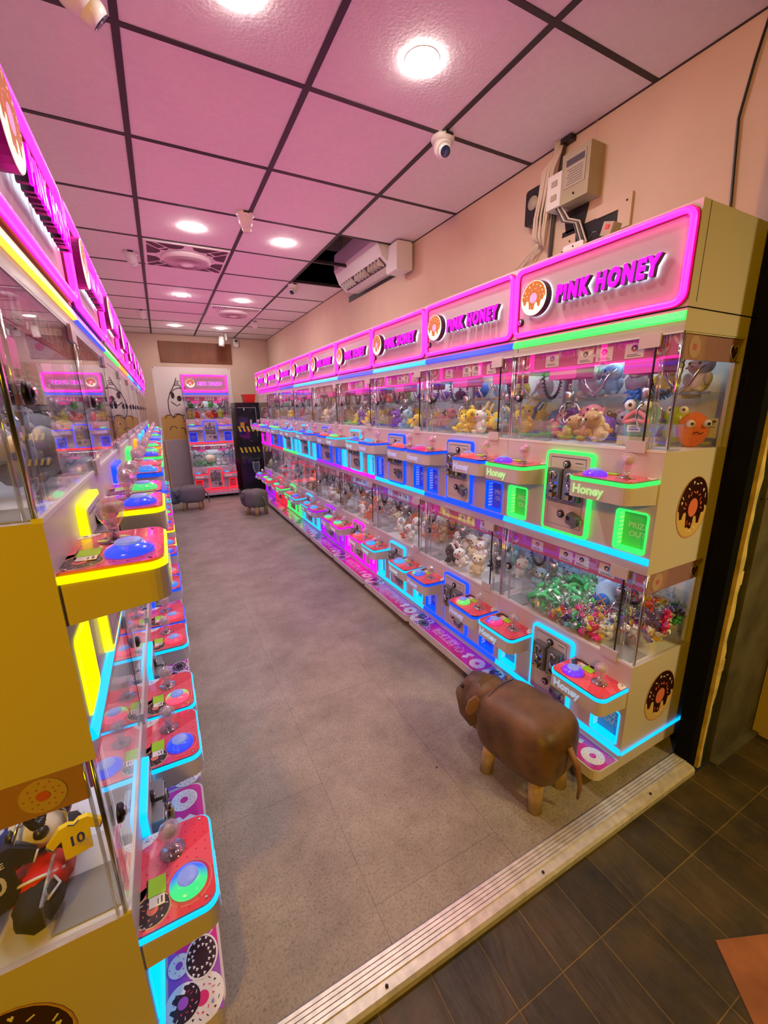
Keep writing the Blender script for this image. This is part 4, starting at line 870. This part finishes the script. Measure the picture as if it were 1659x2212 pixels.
for i in (1,2,3): fill('R',i,'upper',7,3,1.05,4); fill('R',i,'lower',7,3,1.05,2)
for i in (4,5): fill('R',i,'upper',6,2,1.2,3); fill('R',i,'lower',6,2,1.2,0)
for i in (6,7,8): fill('R',i,'upper',4,2,1.3,0); fill('R',i,'lower',4,2,1.3,0)
fill('B',0,'upper',6,2,1.15,4)
fill('L',0,'upper',6,3,1.15,2,skip=((-.25,.08,.1),))
for i in (1,2): fill('L',i,'upper',5,2,1.2,0)
# the shelf of the nearest upper case: pale hooded toys
for lx,col,k in ((-.19,'white','dog'),(-.085,'light blue','dog'),(.02,'grey','lamb'),(.125,'yellow','rabbit'),(.225,'white','bear')):
    put(k,col,'R',0,'upper',lx,.31,.1738,0,0,rt.uniform(-.2,.2),1.18,'on the clear shelf in the nearest right machine')
# monster toy with blue hair and thick pink lips
m=thing('plush_monster','tall pale teal plush monster with shaggy blue hair and thick pink lips, nearest right machine','soft toy',world('R',0,.125,.185,1.19),-PI/2+.1)
ob('body',B().ell((0,0,.085),(.055,.040,.088),'P_teal',18,12,None,.85).box(-.056,.056,-.043,.02,.0,.03,'P_cream'),m)
h=B(); rh=random.Random(5)
for i in range(46):
    a=rh.uniform(0,2*PI); q=rh.uniform(0,.045); p=Vector((q*cos(a),q*.8*sin(a),.158+.01*rh.random())); d=Vector((cos(a)*rh.uniform(.02,.045),sin(a)*.03,rh.uniform(-.018,.02))); h.tube([p,p+d*.6+Vector((0,0,.012)),p+d],[.007,.006,.002],'P_blue',5)
M['P_blue'].node_tree.nodes['Principled BSDF'].inputs['Base Color'].default_value=(.02,.16,.62,1)
ob('hair',h,m)
e=B()
for s_ in (-1,1): e.ell((s_*.024,-.040,.138),.019,'eyew',14,9).ell((s_*.020+.002,-.0565,.138),(.007,.004,.007),'eye',10,6)
ob('eyes',e,m)
L_=[(.040*cos(t),-.044-.004*cos(t),.092+.026*abs(sin(t))**1.2*(1 if sin(t)>0 else -.15)-.012*abs(cos(t))) for t in [2*PI*i/20 for i in range(20)]]
ob('lips',B().tube(L_,.0075,'blush',8,True),m); ob('paper_tag',B().box(-.022,.022,-.050,-.047,.048,.070,'paper').box(-.016,.016,-.0505,-.050,.054,.058,'ink').box(-.016,.010,-.0505,-.050,.062,.065,'ink'),m)
m=thing('plush_googly_toy','orange egg-shaped plush with round white eyes at the corner of the nearest right machine','soft toy',world('R',0,.255,.255,1.19),-PI/2+.9)
ob('body',B().ell((0,0,.055),(.046,.036,.058),'P_orange',18,12),m); e=B()
for s_ in (-1,1): e.ell((s_*.024,-.032,.076),.0125,'eyew',12,8).ell((s_*.024,-.043,.076),(.0055,.004,.0055),'eye',8,5)
ob('eyes',e,m); ob('mouth',B().tube([(-.015,-.036,.045),(-.005,-.039,.050),(.005,-.039,.044),(.015,-.036,.048)],.0015,'eye',5),m)
m=thing('plush_frog_monster','lime green bug-eyed plush leaning among the toys beside the orange egg-shaped one','soft toy',world('R',0,.20,.25,1.20),-PI/2+.5)
ob('body',B().ell((0,0,.04),(.035,.03,.042),'P_lime green',16,10).ell((0,-.005,.092),(.037,.030,.028),'P_lime green',16,10),m); e=B()
for s_ in (-1,1): e.ell((s_*.018,-.024,.108),.014,'eyew',12,8).ell((s_*.018,-.037,.110),(.005,.003,.005),'eye',8,5)
ob('eyes',e,m); b=B()
for s_ in (-1,1): b.tube([(s_*.03,0,.06),(s_*.055,-.02,.05),(s_*.06,-.035,.03)],[.009,.008,.009],'P_lime green',6)
ob('arms',b,m); ob('fangs',B().tube([(-.012,-.034,.088),(-.012,-.036,.076)],[.004,.0005],'eyew',5).tube([(.012,-.034,.088),(.012,-.036,.076)],[.004,.0005],'eyew',5),m)
single('prize_card',B().box(-.035,.035,0,.002,0,.065,'paper').box(-.025,.02,-.0005,0,.045,.048,'ink').box(-.025,.025,-.0005,0,.035,.037,'ink').box(-.025,.01,-.0005,0,.025,.027,'ink').box(.015,.025,-.0005,0,.05,.058,'ink'),'white printed card standing behind the orange egg-shaped plush in the nearest right machine','card',world('R',0,.255,.335,1.215),-PI/2+.4)
# lower case of the nearest right machine: wrapped packets, keyring toys, a round teal plush
M['pk']=mat('green_jelly_packet',(.04,.62,.16),.3,coat=.5); M['pk2']=mat('deep_green_packet',(.02,.42,.12),.3,coat=.5)
rp_=random.Random(31)
def packet(v):
    b=B(); r=random.Random(v); n=7
    pts=[(.026*cos(PI*i/(n-1)*1.0-.2),.0,.004+.020*sin(PI*i/(n-1))) for i in range(n)]
    b.tube([(p[0],rp_.uniform(-.005,.005),p[2]) for p in pts],[.003,.006,.0085,.009,.0085,.006,.003],'pk' if v%2 else 'pk2',7)
    w_=B(); G=5; vs=[];fs=[]
    for a in range(G):
        for c_ in range(G): vs.append((-.034+.017*a,-.026+.013*c_,.012+.012*sin(PI*a/4)*sin(PI*c_/4)+r.uniform(-.006,.008)))
    for a in range(G-1):
        for c_ in range(G-1): fs.append((a*G+c_,a*G+G+c_,a*G+G+c_+1,a*G+c_+1))
    w_.add(vs,fs,'film'); w_.add([(x,y,z-.014+.004*(i%3)) for i,(x,y,z) in enumerate(vs)],[f_[::-1] for f_ in fs],'film'); return b.mesh('packet_filling'),w_.mesh('packet_wrapper')
PK=[packet(v) for v in range(6)]
def place_packet(side,i,lx,ly,lz,lab,s=1.0):
    a,w_=rp_.choice(PK); o=ob('wrapped_packet',a,None,world(side,i,lx,ly,.465+lz)); o.rotation_euler=(rp_.uniform(-.7,.7),rp_.uniform(-.7,.7),rp_.uniform(0,6.3)); o.scale=(s,s,s); ob('wrapper',w_,o)
    o['label']=lab; o['category']='sweet packet'; o['group']=lab
n=0
while n<190:
    lx=rp_.uniform(-.215,.10); ly=rp_.uniform(.03,.36)
    if lx<-.185 and ly<.14: continue
    if lx+.04>(.36-ly)*.55+.02-.02 and ly<.20 and lx>-.02: continue
    hgt=max(.0,.115*(1-((lx+.06)/.19)**2))*(.45+.55*min(1,(ly)/.15)); place_packet('R',0,lx,ly,rp_.uniform(.25,1.0)*hgt+.004,'green wrapped sweet packet piled behind the lowest glass of the nearest right machine'); n+=1
for k in range(60): place_packet('B',0,rp_.uniform(-.28,.02),rp_.uniform(.14,.34),rp_.uniform(0,.05),'green wrapped packet in the lower case of the lone back machine',1.1)
for k in range(2):
    for lx in (.08,.16,.24): put('lamb' if k else 'rabbit','grey' if (k+int(lx*50))%2 else 'white','B',0,'lower',lx,.17+.1*k,.006,-.3,0,rt.uniform(-.5,.5),1.0,where('B',0,'lower','heap'))
m=thing('plush_ball','big round cream plush in the lower case of the lone back machine','soft toy',world('B',0,-.04,.15,.53),0); ob('body',B().ell((0,0,.055),(.075,.06,.065),'P_cream',18,12),m); ob('face',B().ell((-.02,-.056,.055),(.006,.004,.004),'eye',8,5).ell((.02,-.056,.055),(.006,.004,.004),'eye',8,5).ell((0,-.06,.045),(.008,.004,.005),'blush',8,5),m)
m=thing('plush_ball','round teal plush with a blue crossed badge, between green packets and keyring toys','soft toy',world('R',0,.085,.205,.515),-PI/2)
ob('body',B().ell((0,0,.070),(.064,.058,.068),'P_light blue',22,14).ell((-.045,0,.12),(.018,.012,.02),'P_light blue',10,7).ell((.045,0,.12),(.018,.012,.02),'P_light blue',10,7),m)
T=Matrix.Translation((.004,-.0555,.066)); b=B(); b.cyl((.004,-.052,.068),(.004,-.0605,.068),.026,'P_blue',20); b.box(-.020,.028,-.062,-.0605,.0665,.0695,'beak',Matrix.Translation((.004,0,.068))@Matrix.Rotation(.8,4,'Y')@Matrix.Translation((-.004,0,-.068))).box(-.020,.028,-.062,-.0605,.0665,.0695,'beak',Matrix.Translation((.004,0,.068))@Matrix.Rotation(-.8,4,'Y')@Matrix.Translation((-.004,0,-.068))); ob('badge',b,m); ob('paper_tag',B().box(-.045,-.015,-.02,-.018,.135,.155,'paper',Matrix.Rotation(.3,4,'Y')),m)
KR={}
M['k_pink']=mat('rubber_pink',(.85,.03,.28),.4);M['k_yellow']=mat('rubber_yellow',(.85,.62,.01),.4);M['k_purple']=mat('rubber_purple',(.09,.04,.30),.4);M['k_navy']=mat('rubber_navy',(.02,.04,.20),.4);M['k_red']=mat('rubber_red',(.70,.01,.01),.4);M['k_green']=mat('rubber_green',(.02,.36,.05),.4);M['k_blue']=mat('rubber_light_blue',(.15,.45,.62),.4);M['k_white']=mat('rubber_white',(.82,.80,.76),.4)
def keyring(col):
    if col in KR: return KR[col]
    c_='k_'+col; b=B(); b.ell((0,0,.012),(.010,.008,.012),c_,8,6).ell((0,-.001,.029),(.0105,.0095,.0095),c_,9,6)
    for s_ in (-1,1): b.ell((s_*.008,0,.037),(.004,.003,.006),c_,6,5).ell((s_*.011,-.002,.015),(.007,.004,.004),c_,6,5).ell((s_*.006,-.003,.001),(.005,.007,.004),c_,6,5)
    f=B()
    for s_ in (-1,1): f.ell((s_*.004,-.0100,.031),(.0018,.0012,.0018),'eye',6,4)
    f.ell((0,-.010,.026),(.0035,.002,.0025),'eyew',6,4)
    g_=B(); g_.tube([(.013*cos(a),0,.052+.011*sin(a)) for a in [2*PI*i/14 for i in range(14)]],.0008,'chrome',4,True); g_.tube([(0,0,.037),(0,0,.043)],.0012,'chrome',4)
    KR[col]=(b.mesh('keyring_toy'),f.mesh('face'),g_.mesh('metal_ring')); return KR[col]
rk=random.Random(8)
for k in range(330):
    t=rk.random(); lx=rk.uniform(-.06,.30); ly=rk.uniform(.02,.34)
    if lx<.02 and ly>.09: lx+=.12
    if (lx-.105)**2+(ly-.225)**2<.0042: continue
    if lx>.19 and ly<.125: continue
    col=rk.choice(['pink','yellow','purple','navy','purple','red','green','blue','white','pink','yellow']); a,f,g_=keyring(col)
    o=ob('keyring_toy',a,None,world('R',0,lx,ly,.474+.045*min(1,ly*4)+rk.uniform(0,.03)+.06*max(0,ly-.15)/.2)); o.rotation_euler=(rk.uniform(-1.5,.6),rk.uniform(-1.2,1.2),rk.uniform(0,6.3)); q=rk.uniform(1.05,1.35); o.scale=(q,q,q); ob('face',f,o); ob('metal_ring',g_,o)
    lab={'blue':'light blue'}.get(col,col)+' rubber keyring toy in the heap at the right of the lowest glass case'; o['label']=lab; o['category']='keyring'; o['group']=lab
for lx,ly in ((-.27,.20),(-.26,.28),(-.20,.33),(-.27,.35)): put('bear' if ly<.25 else 'dog','light blue','R',0,'lower',lx,ly,.008,-.3,0,.3,1.0,'beside the green packets in the nearest right machine')
# lower case of the nearest left machine: football shirts, ball, chute
def shirt(col,num,lab,lx,ly,lz,rz,size=1.0,name=None,ink='k_navy'):
    o=thing('football_shirt',lab,'football shirt',world('L',0,lx,ly,.465+lz),RZ['L']+rz); o.scale=(size,)*3; o.rotation_euler=(-.25,.0,RZ['L']+rz)
    P=[(-.035,.0),(.035,.0),(.035,.062),(.062,.045),(.072,.062),(.036,.098),(.014,.10),(0,.092),(-.014,.10),(-.036,.098),(-.072,.062),(-.062,.045),(-.035,.062)]
    b=B(); b.prism(P,-.012,.012,col); ob('shirt',b,o); t=B(); addtext(t,num,ink,0,-.0125,.045,.042,ext=.0004,off=.001)
    if name: addtext(t,name,ink,0,-.0125,.076,.014,ext=.0004)
    ob('number_print',t,o); ob('trim',B().tube([(-.014,-.012,.10),(0,-.0125,.092),(.014,-.012,.10)],.002,ink,5).tube([(-.060,-.0125,.047),(-.070,-.0125,.064)],.002,ink,5).tube([(.060,-.0125,.047),(.070,-.0125,.064)],.002,ink,5),o); return o
M['k_shirt']=mat('navy_cloth',(.015,.018,.035),.8)
shirt('k_yellow','10','small yellow football shirt with number 10 in the lowest left case',-.195,.085,.05,-PI/2+.2,.62)
shirt('k_shirt','10','navy football shirt with white name and number 10, left of the clear chute',-.235,.20,.03,-PI/2+.5,1.0,'MBAPPE','k_white')
m=thing('football','white football with black patches behind the coiled cable in the lowest left case','ball',world('L',0,-.14,.15,.52)); b=B(); b.ell((0,0,.045),.045,'k_white',20,14); ob('skin',b,m); b=B()
for a in range(5): b.ell((.040*cos(a*1.257),.040*sin(a*1.257),.055),(.013,.013,.013),'black',8,6)
b.ell((0,0,.086),(.012,.012,.006),'black',8,5); ob('patches',b,m)
for lx,ly,lz,k in ((-.20,.145,.0,'red'),(-.16,.24,.0,'red'),(-.28,.27,.0,'navy'),(-.10,.20,.0,'navy'),(-.22,.30,.03,'white')):
    o=thing('folded_shirt','crumpled %s football shirt at %s of the lowest left case'%(k,{(-.20):'the front',(-.16):'the middle',(-.28):'the rear corner',(-.10):'the far side',(-.22):'the back'}[lx]),'football shirt',world('L',0,lx,ly,.465+lz),0); b=B(); b.ell((0,0,.03),(.05,.045,.032),'k_'+k,14,8,rough=.16,rnd=rk); ob('cloth',b,o); ob('stripe',B().tube([(-.04,-.02,.05),(0,-.03,.064),(.04,-.015,.05)],.003,'k_white' if k!='white' else 'k_red',5),o)
for col,lx,ly in (('pink',-.22,.17),('red',-.20,.26)):
    m=thing('plush_whale','big %s plush whale lying in the upper case of the nearest left machine'%{'pink':'salmon red','red':'dark red'}[col],'soft toy',world('L',0,lx,ly,1.20)); ob('body',B().ell((0,0,.05),(.07,.06,.05),'P_'+('pink' if col=='pink' else 'red'),16,10),m); ob('eyes',B().ell((.04,-.045,.06),.006,'eye',8,5).ell((-.04,-.045,.06),.006,'eye',8,5),m)

rb=random.Random(3)
for k,(lx,ly,c_) in enumerate(((-.25,.14,'black'),(-.12,.12,'black'),(-.28,.34,'black'),(-.05,.16,'red'),(-.16,.33,'navy'))):
    o=thing('sports_bag','small %s drawstring bag in the lowest left case, %s'%({'black':'black','red':'bright red','navy':'dark navy'}[c_],['beside the clear chute','behind the yellow shirt','in the rear left corner','far side','near the back wall'][k]),'bag',world('L',0,lx,ly,.467),RZ['L']); o['group']='bags in the lowest left case'
    ob('pouch',B().ell((0,0,.028),(.042,.036,.030),{'black':'P_black','red':'k_red','navy':'k_shirt'}[c_],14,8,rough=.12,rnd=rb),o); ob('drawstring',B().tube([(-.02,-.02,.05),(.0,-.035,.055),(.025,-.02,.05)],.0025,'k_white',5),o)
